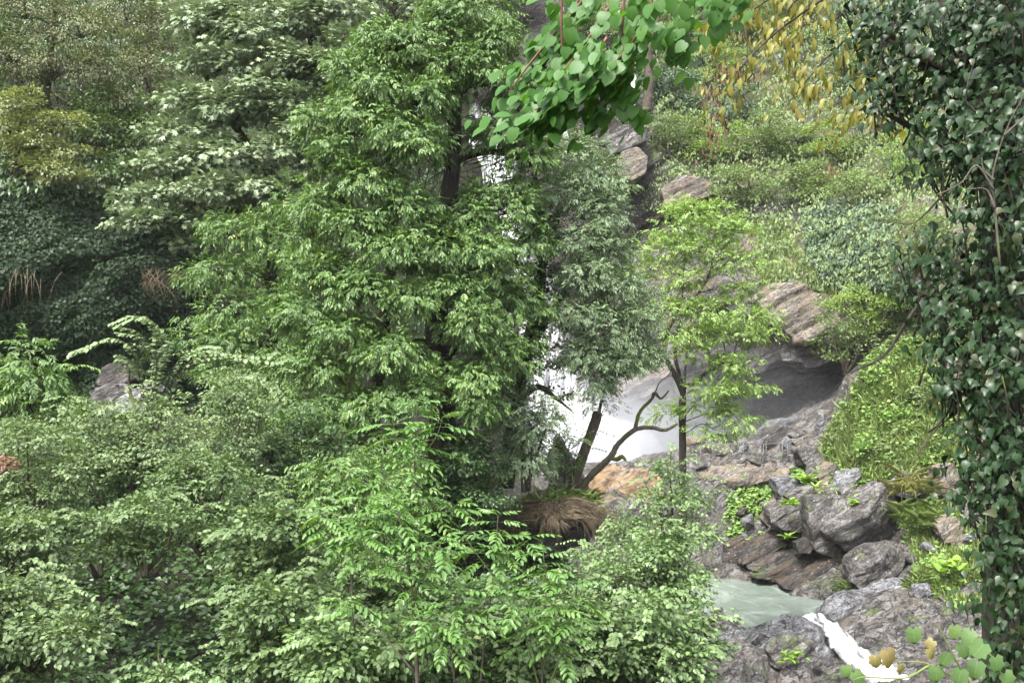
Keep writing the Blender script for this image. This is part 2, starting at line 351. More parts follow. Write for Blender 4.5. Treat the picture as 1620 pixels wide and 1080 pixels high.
SLOPE = [(1296, 730), (1310, 690), (1350, 620), (1380, 570), (1430, 545), (1530, 540), (1560, 640), (1530, 760), (1470, 750), (1420, 770), (1370, 770), (1330, 740)]
gu, gw = pix(np.where(gv[:, 1:2] > 5, gv, [[0, 5, 0]]))
soil = np.where(gv[:, 0] + .15 * (gv[:, 1] - 30) < 4.6 + 1.2 * fbm(gv * .5, 2), 1.0, 0) ; soil = np.maximum(soil, (gv[:, 1] < 33) * 1.0)
soil = np.maximum(soil, inpoly(gu, gw, SLOPE) & (gv[:, 1] > 40) & (gv[:, 1] < 64)); soil[(gv[:, 1] > 46) & (gv[:, 0] > 2.5) & (gv[:, 0] < 8)] = 0
ground = link('ground', mesh_np('ground', gv, grid_faces(len(gx), len(gy)), M['ground'], True, {'soil': soil}))
tag(ground, 'rocky ravine floor and banks of grey layered stone', kind='structure')

# cliff: a depth field y = D(x, z)
def CPT(px, py, d):
    p = P(px, py, d); return (p[0], p[2], p[1])
CP = [CPT(*a) for a in [(-120, 620, 31), (0, 620, 34.5), (150, 620, 35), (-100, 300, 34), (0, 300, 36.5), (150, 300, 37.5), (300, 300, 40), (0, 0, 46), (300, 0, 51), (-200, 0, 42), (300, 640, 37.5), (0, 800, 33), (300, 800, 36),
      (420, 640, 42), (420, 300, 47), (550, 300, 57), (550, 640, 50), (700, 640, 62), (700, 300, 66), (600, 0, 66), (620, 150, 62), (480, 760, 46),
      (730, 760, 68), (800, 640, 71), (900, 640, 71.5), (850, 400, 72), (780, 200, 74), (800, 60, 77), (900, 100, 75), (940, 230, 72.5), (960, 640, 72), (950, 740, 71),
      (1000, 60, 77), (1000, 160, 74.5), (1000, 250, 70.5), (980, 330, 71.5), (960, 420, 71), (1010, 420, 71), (1060, 300, 72), (1100, 200, 75), (1100, 60, 82), (1250, 200, 74), (1250, 60, 80), (1400, 200, 70), (1400, 40, 76),
      (1100, 400, 68.5), (1080, 500, 68), (1250, 340, 67.5), (1280, 450, 63.2), (1230, 500, 63.6), (1340, 500, 62), (1240, 570, 64), (1300, 570, 63), (1170, 560, 66),
      (1180, 640, 77), (1250, 630, 76), (1310, 618, 69.5), (1200, 592, 66.5), (1150, 600, 69), (1120, 690, 72),
      (1000, 580, 68.5), (1060, 610, 68.5), (950, 600, 70), (1010, 680, 71),
      (1400, 500, 61.5), (1460, 540, 60), (1600, 500, 56), (1620, 200, 60), (1700, 400, 48), (1620, 700, 52), (1700, 600, 44), (1500, 300, 64)]]
Ds = RBF(CP, (-36, -2), (40, 46), 1.0)
def D(x, z):
    x = np.asarray(x, float); z = np.asarray(z, float); y = Ds(x, z); sh = y.shape
    p = np.stack([x.ravel(), y.ravel(), z.ravel()], 1)
    n = 1.0 * fbm(p * .3, 4) + .42 * strata(p, .8, .8) + .2 * strata(p + 30, 2.3, .7) + .14 * fbm(p * 1.6, 3)
    return y - n.reshape(sh)
cx = np.concatenate([np.arange(-80, -20, 1.5), np.arange(-20, 2, .4), np.arange(2, 26, .16), np.arange(26, 80, 1.5)])
cz = np.concatenate([np.arange(-3, 3, 1.0), np.arange(3, 26, .16), np.arange(26, 56, .6)])
X, Z = np.meshgrid(cx, cz); Y = D(X, Z)
fc = grid_faces(len(cx), len(cz))
cv = np.stack([X.ravel(), Y.ravel(), Z.ravel()], 1); cu, cw = pix(cv)
HILL = [(1030, -400), (1060, 60), (1050, 150), (1060, 270), (1130, 330), (1190, 380), (1220, 450), (1300, 440), (1345, 480), (1400, 540), (2500, 600), (2500, -400)]
hs_ = inpoly(cu, cw, HILL) * np.clip(.6 + 1.6 * fbm(cv * .5, 4), 0, 1)
WET_SHADE = [(700, -50), (1030, 60), (1035, 330), (1000, 420), (1020, 560), (1170, 580), (1230, 560), (1330, 590), (1340, 640), (1240, 720), (700, 780)]  # spray-wet rock round the fall, and recess shade put into the hollow's colour
wet_shade = inpoly(cu, cw, WET_SHADE) * np.clip(.75 + .9 * fbm(cv * .6, 3), 0, 1)
dk = np.clip((-.5 - cv[:, 0] + .8 * fbm(cv * .5, 3)) / 2, 0, 1)
cliff = link('cliff', mesh_np('cliff', cv, fc, M['cliff'], True, {'soil': np.maximum(hs_, dk), 'wet': wet_shade}))  # wet attribute mixes spray damp with painted hollow shade
tag(cliff, 'steep gorge walls of grey layered rock round the waterfall', kind='structure')

def on_cliff(px, py, lift=0.0):
    d = 60.0
    for k in range(25):
        p = P(px, py, d); y = float(D(np.array([p[0]]), np.array([p[2]]))[0]); d = d * .5 + .5 * y
    return P(px, py, d - lift)
def on_ground(px, py, d0=30, d1=72):
    d = np.arange(d0, d1, .1); x = (px - 810) / F * d; z = CZ - (py - 540) / F * d; h = H(x, d)
    k = np.argmax(z < h)
    return P(px, py, d[k] if (z < h).any() else d1)

# ------------------------------------------------------------------ water
def water_mat(name, col, rough, foam=0.0, scale=1.0):
    m, t, out = new_mat(name); L = t.links
    g = N(t, 'ShaderNodeNewGeometry'); mp = N(t, 'ShaderNodeMapping'); mp.inputs['Scale'].default_value = (1, .45, 1); mp.inputs['Rotation'].default_value = (0, 0, .5); L.new(g.outputs['Position'], mp.inputs[0])
    n = N(t, 'ShaderNodeTexNoise', Scale=2.2 * scale, Detail=6.0, Roughness=.6, Distortion=.6); L.new(mp.outputs[0], n.inputs['Vector'])
    n2 = N(t, 'ShaderNodeTexNoise', Scale=.8 * scale, Detail=7.0, Roughness=.65, Distortion=1.2); L.new(mp.outputs[0], n2.inputs['Vector'])
    r = ramp(t, [(.50, col), (.80, tuple(c * 2.2 for c in col))]); L.new(n2.outputs['Fac'], r.inputs[0])
    p = N(t, 'ShaderNodeBsdfPrincipled', Roughness=rough, IOR=1.33); L.new(r.outputs[0], p.inputs['Base Color'])
    b = N(t, 'ShaderNodeBump', Strength=.35, Distance=.12); L.new(n.outputs['Fac'], b.inputs['Height']); L.new(b.outputs[0], p.inputs['Normal'])
    L.new(p.outputs[0], out.inputs['Surface']); return m
M['pool'] = water_mat('pool_water', (.115, .14, .12), .10, .0)
def white_mat(name, streak=(14, 14, 1.0), lo=.62, rough=.6, e0=.25, e1=1.0, amp=1.3):
    m, t, out = new_mat(name); L = t.links
    g = N(t, 'ShaderNodeNewGeometry'); mp = N(t, 'ShaderNodeMapping'); mp.inputs['Scale'].default_value = streak; L.new(g.outputs['Position'], mp.inputs[0])
    n = N(t, 'ShaderNodeTexNoise', Scale=.55, Detail=8.0, Roughness=.65); L.new(mp.outputs[0], n.inputs['Vector'])
    r = ramp(t, [(.40, (lo, lo * 1.02, lo * 1.05)), (.56, (.9, .91, .92))]); L.new(n.outputs['Fac'], r.inputs[0])
    p = N(t, 'ShaderNodeBsdfPrincipled', Roughness=rough); L.new(r.outputs[0], p.inputs['Base Color'])
    tr = N(t, 'ShaderNodeBsdfTranslucent'); L.new(r.outputs[0], tr.inputs[0]); mx = N(t, 'ShaderNodeMixShader', Fac=.3)
    L.new(p.outputs[0], mx.inputs[1]); L.new(tr.outputs[0], mx.inputs[2])
    b = N(t, 'ShaderNodeBump', Strength=.5, Distance=.2); L.new(n.outputs['Fac'], b.inputs['Height']); L.new(b.outputs[0], p.inputs['Normal'])
    ea = N(t, 'ShaderNodeAttribute', attribute_name='edge'); n5 = N(t, 'ShaderNodeTexNoise', Scale=1.1, Detail=7.0, Roughness=.7); L.new(mp.outputs[0], n5.inputs['Vector'])
    th = math_n(t, 'MULTIPLY', math_n(t, 'SUBTRACT', math_n(t, 'ADD', ea.outputs['Fac'], math_n(t, 'MULTIPLY', math_n(t, 'SUBTRACT', n5.outputs['Fac'], .5), amp)), e0), 1 / (e1 - e0), True)
    tp = N(t, 'ShaderNodeBsdfTransparent'); m2 = N(t, 'ShaderNodeMixShader'); L.new(th, m2.inputs[0]); L.new(mx.outputs[0], m2.inputs[1]); L.new(tp.outputs[0], m2.inputs[2])
    L.new(m2.outputs[0], out.inputs['Surface']); return m
M['fall'] = white_mat('falling_water', (6, 6, .35), .09); M['cascade'] = white_mat('white_water', (4.5, .9, 2.0), .14, .35, .5, 1.0, .6)

px_, py_ = np.meshgrid(np.arange(2.0, 15.6, .2), np.arange(39.4, 62, .2))
pz_ = .9 + np.clip((py_ - 51.5) * .24, 0, 4) + .02 * fbm(np.stack([px_.ravel(), py_.ravel(), px_.ravel() * 0], 1) * 1.3, 2).reshape(px_.shape)
v = np.stack([px_.ravel(), py_.ravel(), pz_.ravel()], 1)
fcs = grid_faces(px_.shape[1], px_.shape[0]); c = v[fcs].mean(1)
fcs = fcs[(H(c[:, 0], c[:, 1]) < c[:, 2] + .25) & (c[:, 1] > 40.2 + np.clip(c[:, 0] - 10.5, 0, 3) * .9)]
pool = link('pool_water', mesh_np('pool_water', v, fcs, M['pool'], True)); tag(pool, 'grey green river pool below the boulders', kind='structure')

def ribbon(path, half, n, m, lift=0.05, wob=.12, seed=3):
    """white water along a path [(x,y,z)], half widths across"""
    q, hw = resample(path, half, n); T = nrm(np.gradient(q, axis=0)); S = nrm(np.cross(T, np.array([0, 0, 1.0])))
    u = np.linspace(-1, 1, m)[None, :, None]; edge = np.abs(u) ** 4
    ew = 1 + .35 * np.stack([fbm(np.stack([q[:, 1] * 1.6 + 31 * k, q[:, 0], q[:, 2]], 1), 4) for k in (0, 1)], 1); sc_ = np.where(u[:, :, 0] < 0, ew[:, :1], ew[:, 1:])[:, :, None]
    v = (q[:, None] + S[:, None] * hw[:, None, None] * u * sc_).reshape(-1, 3)
    b = fbm(v * np.array([2.2, 2.2, 2.2]) + seed, 4); v[:, 2] += lift + wob * b - (edge * .12 * np.ones((n, 1, 1))).ravel()
    return v, grid_faces(m, n)
cas = [P(1285, 978, 42.6), P(1312, 995, 41.4), P(1345, 1030, 39.2), P(1385, 1062, 37.6), P(1430, 1100, 36.2), P(1500, 1180, 33)]
for p_ in cas: p_[2] = max(p_[2], 0) if False else p_[2]
v, f_ = ribbon(np.array(cas), [.5, .5, .62, .75, .9, 1.0], 90, 24, .14, .34)
g_ = thing('cascade', 'white water rushing down a rock chute out of the pool', 'cascade', cas[3]); g_['kind'] = 'structure'
link('white_water', mesh_np('white_water', v - loc_of(g_), f_, M['cascade'], True, {'edge': np.tile(np.abs(np.linspace(-1, 1, 24)), 90) ** 2}), g_)

def fall(name, label, rows, d_of, n, m, fold, mat):
    """rows: (py, left px, right px, depth)"""
    r = np.array(rows, float); t = np.linspace(r[0, 0], r[-1, 0], n)
    l_, r_, d_ = (np.interp(t, r[:, 0], r[:, k]) for k in (1, 2, 3)); u = np.linspace(0, 1, m)
    px = l_[:, None] + (r_ - l_)[:, None] * u; dd = np.repeat(d_[:, None], m, 1)
    x = (px - 810) / F * dd; z = CZ - (t[:, None] - 540) / F * dd
    q = np.stack([x.ravel() * 1.1, z.ravel() * .12, x.ravel() * 0], 1); dd = dd - fold * (fbm(q, 4) + .5 * fbm(q * 3.1, 3)).reshape(n, m) + (np.abs(u - .5) * 2)[None] ** 3 * .8
    v = np.stack([x.ravel(), dd.ravel(), z.ravel()], 1); root = thing(name, label, 'waterfall', v.mean(0) * [1, 1, 0] + [0, 0, v[:, 2].min()])
    root['kind'] = 'structure'
    link('falling_water', mesh_np('falling_water', v - loc_of(root), grid_faces(m, n), mat, True, {'edge': np.maximum(np.tile(np.abs(u - .5) * 2, n) ** 2, np.repeat(np.clip(1 - np.arange(n) / (n * .08), 0, 1), m))}), root); return root
fall('waterfall', 'broad white waterfall plunging behind the tall trees', [(165, 705, 790, 71.4), (200, 700, 805, 71), (300, 705, 830, 70), (420, 715, 870, 69.3), (560, 770, 915, 68.4), (640, 820, 960, 67.6), (700, 830, 1010, 66.6), (760, 830, 1050, 65.2)], None, 130, 70, 1.3, M['fall'])
fall('waterfall', 'thin trickle of water falling beside the upper rock face', [(170, 890, 900, 71.5), (200, 888, 900, 71), (240, 890, 905, 70.6)], None, 16, 8, .2, M['fall'])
fall('waterfall', 'small white trickle under the dead trunk on the cliff', [(118, 1000, 1010, 73.5), (150, 994, 1008, 72.8), (180, 992, 1010, 72)], None, 16, 8, .2, M['fall'])

# mist over the plunge pool: real scattering air, densest at the foot of the fall
def mist(c, r, dens, label, col=(.93, .95, 1)):
    bm = bmesh.new(); bmesh.ops.create_icosphere(bm, subdivisions=4, radius=1)
    me = bpy.data.meshes.new('mist'); bm.to_mesh(me); bm.free()
    o = link('mist', me); o.location = c; o.scale = r
    m, t, out = new_mat('mist_air'); vsn = N(t, 'ShaderNodeVolumePrincipled', Density=dens, Anisotropy=.2); vsn.inputs['Color'].default_value = (*col, 1)
    t.links.new(vsn.outputs[0], out.inputs['Volume']); me.materials.append(m)
    return tag(o, label, kind='stuff')
mist(P(945, 728, 63.8), (2.6, 2.2, 1.7), .30, 'dense white spray at the foot of the waterfall')
mist(P(950, 722, 63.6), (3.8, 2.4, 2.4), .13, 'white spray welling up round the waterfall foot')
mist(P(975, 712, 63.2), (5.0, 2.8, 3.1), .07, 'paler spray spreading over the plunge pool')
mist(P(1010, 690, 62), (6.5, 3.0, 3.6), .05, 'bluish spray drifting off the waterfall foot')
mist(P(1130, 660, 63), (11, 4.5, 4.6), .013, 'thin mist drifting in front of the rock hollow')
# ------------------------------------------------------------------ boulders
def boulder(label, front, d, thick, mat='boulder', cuts=5, rough=.12, led=.10, group=None, seed=0, back=.78, name='boulder', cat='boulder', bev=.05):
    """front: [(px, py, depth offset)] outline and facet corners of the seen side; the far side is the same outline drawn in"""
    pts = [P(a[0], a[1], d + (a[2] if len(a) > 2 else 0)) for a in front]; c = np.mean(pts, 0)
    bk = [c + (p - c) * back + np.array([0, thick, -.15 * thick]) for p in pts]
    mid = [c + (p - c) * 1.02 + np.array([0, thick * .5, 0]) for p in pts]
    bm = bmesh.new()
    for p in pts + bk + mid: bm.verts.new(p - c)
    r = bmesh.ops.convex_hull(bm, input=bm.verts)
    bmesh.ops.delete(bm, geom=[g for g in r['geom_interior'] if isinstance(g, bmesh.types.BMVert)], context='VERTS')
    bmesh.ops.dissolve_limit(bm, angle_limit=.05, verts=bm.verts, edges=bm.edges)
    size = float(np.linalg.norm(np.ptp(np.array(pts), axis=0)))
    bmesh.ops.bevel(bm, geom=list(bm.edges), offset=bev * size * .35, segments=2, affect='EDGES', profile=.6, clamp_overlap=True)
    bmesh.ops.triangulate(bm, faces=bm.faces)
    for k in range(4):
        ed = [e for e in bm.edges if e.calc_length() > max(size / 26, .07)]
        if not ed: break
        bmesh.ops.subdivide_edges(bm, edges=ed, cuts=1, use_grid_fill=True)
        bmesh.ops.triangulate(bm, faces=[f for f in bm.faces if len(f.verts) > 3])
    bm.normal_update()
    v = np.array([x.co[:] for x in bm.verts]); n = np.array([x.normal[:] for x in bm.verts]); f = np.array([[x.index for x in y.verts] for y in bm.faces])
    bm.verts.index_update(); f = np.array([[x.index for x in y.verts] for y in bm.faces]); bm.free()
    w_ = v + c + seed * 13.7
    s = size * .25
    disp = rough * s * (fbm(w_ * (1.6 / max(s, .3)), 4) * 1.4) + led * s * .7 * strata(w_, 2.0 / max(s, .35), .5) + led * s * .35 * strata(w_ + 9, 5.5 / max(s, .35), .6)
    v = v + n * disp[:, None]
    o = link(name, mesh_np(name, v, f, M[mat], True)); o.location = c
    return tag(o, label, cat, group)
B = boulder
B('great grey angular block with a sheer face, its top sloping, beside the wedge boulder', [(1278, 788, .4), (1330, 785, .8), (1368, 812, .9), (1362, 835, .2), (1352, 872, .3), (1318, 880, .1), (1290, 870, -.1), (1282, 830, -.2)], 48.2, 2.4, led=.06)
B('huge dark wedge boulder with a pointed lower edge and overhanging shaded underside', [(1306, 842, -.2), (1352, 800, .6), (1400, 768, 1.2), (1418, 790, 1.6), (1420, 850, 1.4), (1402, 868, 1.3), (1352, 878, .6), (1336, 868, .2), (1370, 815, -.4)], 47.6, 3.0, led=.05, seed=2)
B('rounded blocky boulder with pale facets, lying on the slabs under the wedge boulder', [(1344, 890, .1), (1366, 870, .3), (1410, 864, .4), (1432, 880, .6), (1428, 902, .2), (1396, 922, -.1), (1364, 934, -.1), (1346, 920, -.1), (1385, 890, -.5)], 45.6, 1.8, seed=3, rough=.2)
B('grey boulder with a shadowed hollow beneath, wedged under the little green plant', [(1216, 806, .2), (1250, 794, .5), (1274, 800, .5), (1280, 828, .3), (1268, 842, 0), (1240, 838, -.1), (1222, 828, -.1)], 50, 2.0, seed=4)
B('flat dark lens shaped stone perched over the gully above the hollow boulder', [(1244, 786, .1), (1262, 774, .2), (1286, 770, .5), (1284, 784, .2), (1258, 797, -.1)], 50.8, 1.3, seed=5)
B('long flat topped ledge of pale and rusty rock below the railing', [(1096, 752, .2), (1120, 740, .5), (1180, 733, .7), (1244, 738, .9), (1252, 752, .5), (1200, 766, -.1), (1150, 790, .6), (1110, 775, .4)], 55, 3.6, mat='boulder_tan', seed=6, led=.12)
B('dark undercut rock mass beneath the flat ledge', [(1108, 775, .4), (1150, 772, .1), (1196, 768, .2), (1190, 800, .3), (1160, 830, .3), (1130, 850, .5), (1112, 830, .6)], 55.6, 3, mat='boulder_dark', seed=7)
B('pale scoured rock shoulder between the ledge and the lens shaped stone', [(1226, 760, .2), (1256, 754, .5), (1284, 772, .6), (1262, 790, .1), (1236, 792, 0)], 53, 2.0, mat='boulder_pale', seed=8)
B('rusty topped boulder in the gully under the fern', [(1294, 752, .1), (1314, 732, .3), (1340, 742, .5), (1352, 760, .4), (1330, 776, 0), (1298, 770, -.1)], 53, 1.6, mat='boulder_tan', seed=9)
B('dark jutting slab overhanging the fern gully', [(1262, 712, .2), (1285, 708, .4), (1322, 726, .5), (1318, 738, .1), (1296, 744, .0), (1272, 734, -.1)], 54.8, 2.0, mat='boulder', seed=10)
B('small mauve grey stone in the grass above the wedge boulder', [(1330, 778, 0), (1352, 766, .2), (1362, 778, .2), (1352, 792, 0), (1336, 790, -.1)], 50.6, 1.0, seed=11)
B('grey stone capped with dry grass at the top of the wedge boulder', [(1410, 768, .2), (1440, 748, .5), (1466, 752, .6), (1470, 778, .4), (1440, 790, 0), (1414, 784, 0)], 49.6, 1.8, mat='boulder_pale', seed=12)
B('weathered outcrop beside the ivy at the edge of the grass', [(1484, 740, .2), (1508, 732, .4), (1528, 750, .5), (1522, 790, .2), (1492, 786, 0)], 49, 1.7, mat='boulder_tan', seed=13)
B('brown stone half buried in the herb bank', [(1484, 832, .1), (1506, 816, .3), (1526, 828, .3), (1522, 862, .1), (1494, 860, -.1)], 46, 1.3, mat='boulder_tan', seed=14)
B('small dark block squeezed under the great angular block', [(1258, 858, 0), (1276, 852, .2), (1290, 860, .3), (1284, 876, 0), (1264, 874, -.1)], 48.4, .9, seed=15, mat='boulder_dark')
slabs = [('lowest dark tilted slab running into the pool', [(1236, 930, .1), (1300, 888, .6), (1352, 862, .9), (1350, 900, .4), (1328, 928, 0), (1286, 950, -.2)], 47.6),
         ('long tilted rock slab with fine dark layers beside the pool', [(1196, 914, .2), (1252, 888, .5), (1322, 868, .9), (1300, 892, .2), (1240, 926, -.1)], 48.8),
         ('thin blade of dark layered rock tilted over the slab', [(1190, 902, .1), (1225, 880, .3), (1286, 868, .5), (1272, 880, 0), (1206, 908, -.1)], 49.4),
         ('rusty tilted rock wedge at the head of the pool', [(1172, 896, .1), (1190, 866, .4), (1232, 846, .7), (1248, 862, .3), (1210, 884, -.1)], 50.2),
         ('dark crumbling rock step where the pool narrows', [(1144, 890, .1), (1150, 862, .4), (1180, 850, .6), (1188, 872, .2), (1176, 900, -.1), (1154, 912, -.1)], 51.6)]
for i, (lb, pts, d) in enumerate(slabs): B(lb, pts, d, 2.4, mat='boulder_dark', led=.2, rough=.1, seed=20 + i, back=.85, name='rock_slab', cat='rock slab', bev=.05)
B('tan rock heap behind the railing by the spray', [(1102, 722, .2), (1122, 708, .4), (1146, 716, .5), (1160, 732, .3), (1130, 738, 0), (1104, 736, 0)], 58.5, 1.6, mat='boulder_orange', seed=30)
B('rusty brown boulder standing behind the middle rails', [(1140, 722, .1), (1158, 704, .3), (1186, 700, .5), (1206, 712, .5), (1200, 730, .2), (1160, 734, 0)], 58.8, 1.8, mat='boulder_tan', seed=31)
B('stacked dark leaning slab above the railing', [(1194, 700, .1), (1210, 682, .3), (1238, 672, .5), (1262, 680, .6), (1250, 706, .3), (1214, 716, 0)], 59.3, 2, mat='boulder', seed=32)
B('long ridge of pale broken rock under the dark hollow', [(1202, 688, .2), (1222, 670, .4), (1262, 664, .6), (1296, 654, .9), (1300, 672, .6), (1262, 690, .2), (1222, 700, 0)], 60.2, 2.2, mat='boulder_pale', seed=33)
B('white pointed stone standing at the end of the railing', [(1236, 702, 0), (1238, 694, .1), (1245, 690, .1), (1252, 696, .1), (1253, 706, 0), (1244, 709, 0)], 57.8, .3, mat='boulder_pale', seed=34)
B('grey block at the foot of the grassy slope', [(1296, 672, .1), (1312, 660, .3), (1328, 668, .4), (1322, 690, .2), (1300, 694, 0)], 57.5, 1.4, mat='boulder_pale', seed=35)
B('tan slab on the rubble between railing and slope', [(1256, 700, .1), (1276, 690, .3), (1296, 696, .4), (1290, 712, .1), (1262, 714, 0)], 57.4, 1.2, mat='boulder_tan', seed=36)
B('upper stone of the rock spur climbing to the slope', [(1300, 662, .1), (1316, 644, .3), (1340, 636, .5), (1342, 656, .3), (1318, 668, 0)], 59, 1.5, mat='boulder', seed=37)
B('broad orange stained rock hump at the lip of the plunge pool', [(930, 786, .2), (944, 756, .5), (975, 742, .8), (1015, 744, 1.0), (1048, 756, .9), (1052, 782, .4), (1020, 800, 0), (975, 798, -.2), (948, 800, -.2)], 52.5, 3.2, mat='boulder_orange', seed=40, rough=.2)
B('grey lower flank of the orange rock hump', [(940, 800, .2), (975, 788, .4), (1030, 795, .5), (1040, 825, .2), (990, 835, -.2), (950, 828, -.1)], 51, 2, mat='boulder_tan', seed=41)
B('boulder lying on the floor of the rock hollow', [(1118, 700, 0), (1140, 690, .2), (1166, 694, .3), (1168, 710, .1), (1130, 714, 0)], 61.5, 1.2, mat='boulder', seed=42)
B('big smooth domed rock bulging from the upper cliff', [(972, 262, .2), (985, 238, .5), (1010, 232, .6), (1026, 248, .6), (1022, 274, .3), (1000, 286, 0), (980, 282, 0)], 68.8, 2.2, mat='boulder_tan', seed=43, rough=.08, led=.03, bev=.2)
B('grey rock bosses below the linden leaves on the upper cliff', [(955, 225, .2), (980, 200, .4), (1020, 196, .6), (1024, 222, .4), (992, 236, 0), (965, 244, 0)], 70, 2, mat='boulder', seed=44)
B('slabby rock shelf jutting out of the shrubs beside the cliff shadow', [(1048, 300, .2), (1080, 276, .5), (1122, 282, .7), (1130, 308, .4), (1084, 326, 0), (1052, 330, 0)], 69, 2.4, mat='boulder_tan', seed=45)
B('grey boulder behind the arching shrub at the foot of the ivy wall', [(138, 632, .1), (150, 612, .3), (182, 608, .4), (202, 622, .4), (196, 650, .1), (150, 652, 0)], 30, 1.8, mat='boulder', seed=46)
B('smooth grey rock half hidden by the pale bush', [(160, 660, .1), (190, 628, .3), (226, 606, .5), (250, 620, .5), (240, 652, .1), (190, 676, 0)], 28.6, 1.8, mat='boulder_pale', seed=47)
B('reddish rock foot below the ivy curtain', [(150, 608, .2), (165, 578, .4), (198, 574, .6), (208, 600, .3), (180, 614, 0)], 31.2, 1.6, mat='boulder_dark', seed=48)
B('overhanging grey rock under the root mat', [(818, 828, .3), (850, 806, .3), (920, 800, .5), (944, 830, .7), (932, 856, .7), (884, 876, .2), (850, 890, .0), (830, 864, .1)], 27.2, 2.6, mat='boulder', seed=49, rough=.2, led=.12)
B('mossy rock knoll carrying the slanted broken tree', [(820, 806, .0), (856, 786, .4), (900, 782, .5), (936, 796, .4), (944, 826, .2), (880, 842, -.2), (830, 836, -.2)], 27.4, 2.4, mat='boulder_dark', seed=50)
B('grey and yellow rock slope beside the slanted trunk', [(884, 690, .3), (900, 720, .2), (912, 770, .1), (950, 800, 0), (935, 830, -.1), (880, 800, -.1), (868, 740, .1)], 29.4, 3, mat='boulder_tan', seed=51)
# dark streaky overhang slabs of the rock face over the hollow
B('pale fractured rock nose at the top of the overhang', [(1194, 474, .3), (1216, 454, .3), (1262, 448, .3), (1320, 470, .6), (1346, 500, .6), (1322, 536, 0), (1262, 538, -.2), (1220, 506, 0)], 61.3, 3, mat='boulder_tan', seed=52, led=.22)
B('brown layered rock plate slanting down towards the spray', [(966, 626, .4), (1000, 590, .3), (1062, 574, .3), (1066, 602, .1), (1020, 630, -.1), (976, 646, 0)], 66.6, 2.6, mat='boulder_tan', seed=53, led=.2)

B('pale wave smoothed rock hump between pool and rock chute', [(1140, 1022, .5), (1190, 1004, .8), (1250, 994, 1.0), (1290, 998, 1.0), (1316, 1034, .4), (1345, 1075, .0), (1370, 1110, -.3), (1160, 1110, -.3)], 38.6, 2.6, mat='scoured', seed=60, rough=.14, led=.16, bev=.12)
B('dark boss of rock beside the chute with a green plant on it', [(1216, 1030, .2), (1250, 1008, .3), (1290, 1020, .4), (1300, 1052, .1), (1262, 1064, -.2), (1226, 1054, -.1)], 37.4, 1.2, mat='boulder', seed=61, led=.2)
B('layered grey slab reaching into the pool from the bank', [(1312, 975, .3), (1350, 950, .6), (1420, 945, .9), (1450, 965, .6), (1400, 990, 0), (1340, 996, -.2)], 42.2, 2.2, mat='scoured', seed=62, led=.22, back=.9)
B('long tilted slab running down beside the chute', [(1372, 1010, .3), (1430, 985, .6), (1520, 975, .9), (1535, 1000, .5), (1460, 1040, 0), (1410, 1050, -.2)], 39.6, 2.4, mat='boulder', seed=63, led=.24, back=.9)
B('pale flat stone ledge under the rounded blocky boulder', [(1366, 940, .3), (1400, 922, .5), (1440, 915, .8), (1470, 925, .6), (1440, 946, .1), (1390, 956, -.1)], 43.8, 1.6, mat='boulder_pale', seed=64, led=.2)
B('fractured grey face of rock under the pale rock nose', [(1224, 530, .3), (1262, 512, .2), (1316, 516, .5), (1346, 524, .6), (1336, 552, .3), (1280, 574, -.1), (1236, 570, 0)], 61.9, 3, mat='boulder', seed=65, led=.24, back=.9)
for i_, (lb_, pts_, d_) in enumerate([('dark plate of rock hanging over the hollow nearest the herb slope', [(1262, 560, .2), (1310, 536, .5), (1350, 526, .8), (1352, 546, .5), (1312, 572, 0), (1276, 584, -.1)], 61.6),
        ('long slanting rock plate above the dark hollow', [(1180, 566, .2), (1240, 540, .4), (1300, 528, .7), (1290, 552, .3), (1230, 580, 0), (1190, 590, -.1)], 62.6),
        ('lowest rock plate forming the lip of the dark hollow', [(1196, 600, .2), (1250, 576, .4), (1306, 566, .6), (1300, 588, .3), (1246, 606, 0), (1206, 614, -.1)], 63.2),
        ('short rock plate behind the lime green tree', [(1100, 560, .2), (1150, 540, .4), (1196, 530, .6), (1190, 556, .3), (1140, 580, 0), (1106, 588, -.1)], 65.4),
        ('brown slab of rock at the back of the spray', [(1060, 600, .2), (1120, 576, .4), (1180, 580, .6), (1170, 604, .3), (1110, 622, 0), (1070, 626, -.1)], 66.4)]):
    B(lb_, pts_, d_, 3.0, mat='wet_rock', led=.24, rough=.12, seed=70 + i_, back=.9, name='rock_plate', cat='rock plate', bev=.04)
# loose stones between the boulders: alike, copies of a few shapes
def stone_mesh(k):
    bm = bmesh.new(); r_ = np.random.default_rng(100 + k)
    for p in r_.normal(size=(16, 3)) * np.array([.55, .45, .34]): bm.verts.new(p)
    h = bmesh.ops.convex_hull(bm, input=bm.verts); bmesh.ops.delete(bm, geom=[g for g in h['geom_interior'] if isinstance(g, bmesh.types.BMVert)], context='VERTS')
    bmesh.ops.bevel(bm, geom=list(bm.edges), offset=.05, segments=1, affect='EDGES', clamp_overlap=True); bmesh.ops.triangulate(bm, faces=bm.faces); bmesh.ops.subdivide_edges(bm, edges=[e for e in bm.edges if e.calc_length() > .25], cuts=1); bmesh.ops.triangulate(bm, faces=bm.faces)
    bm.verts.index_update(); v = np.array([x.co[:] for x in bm.verts]); f = np.array([[x.index for x in y.verts] for y in bm.faces]); bm.free(); v += fbm(v * 3 + k * 9, 3)[:, None] * .06
    return mesh_np('loose_stone', v, f, M[['boulder', 'boulder_pale', 'boulder_tan', 'boulder_dark'][k % 4]])
SM = [stone_mesh(k) for k in range(6)]
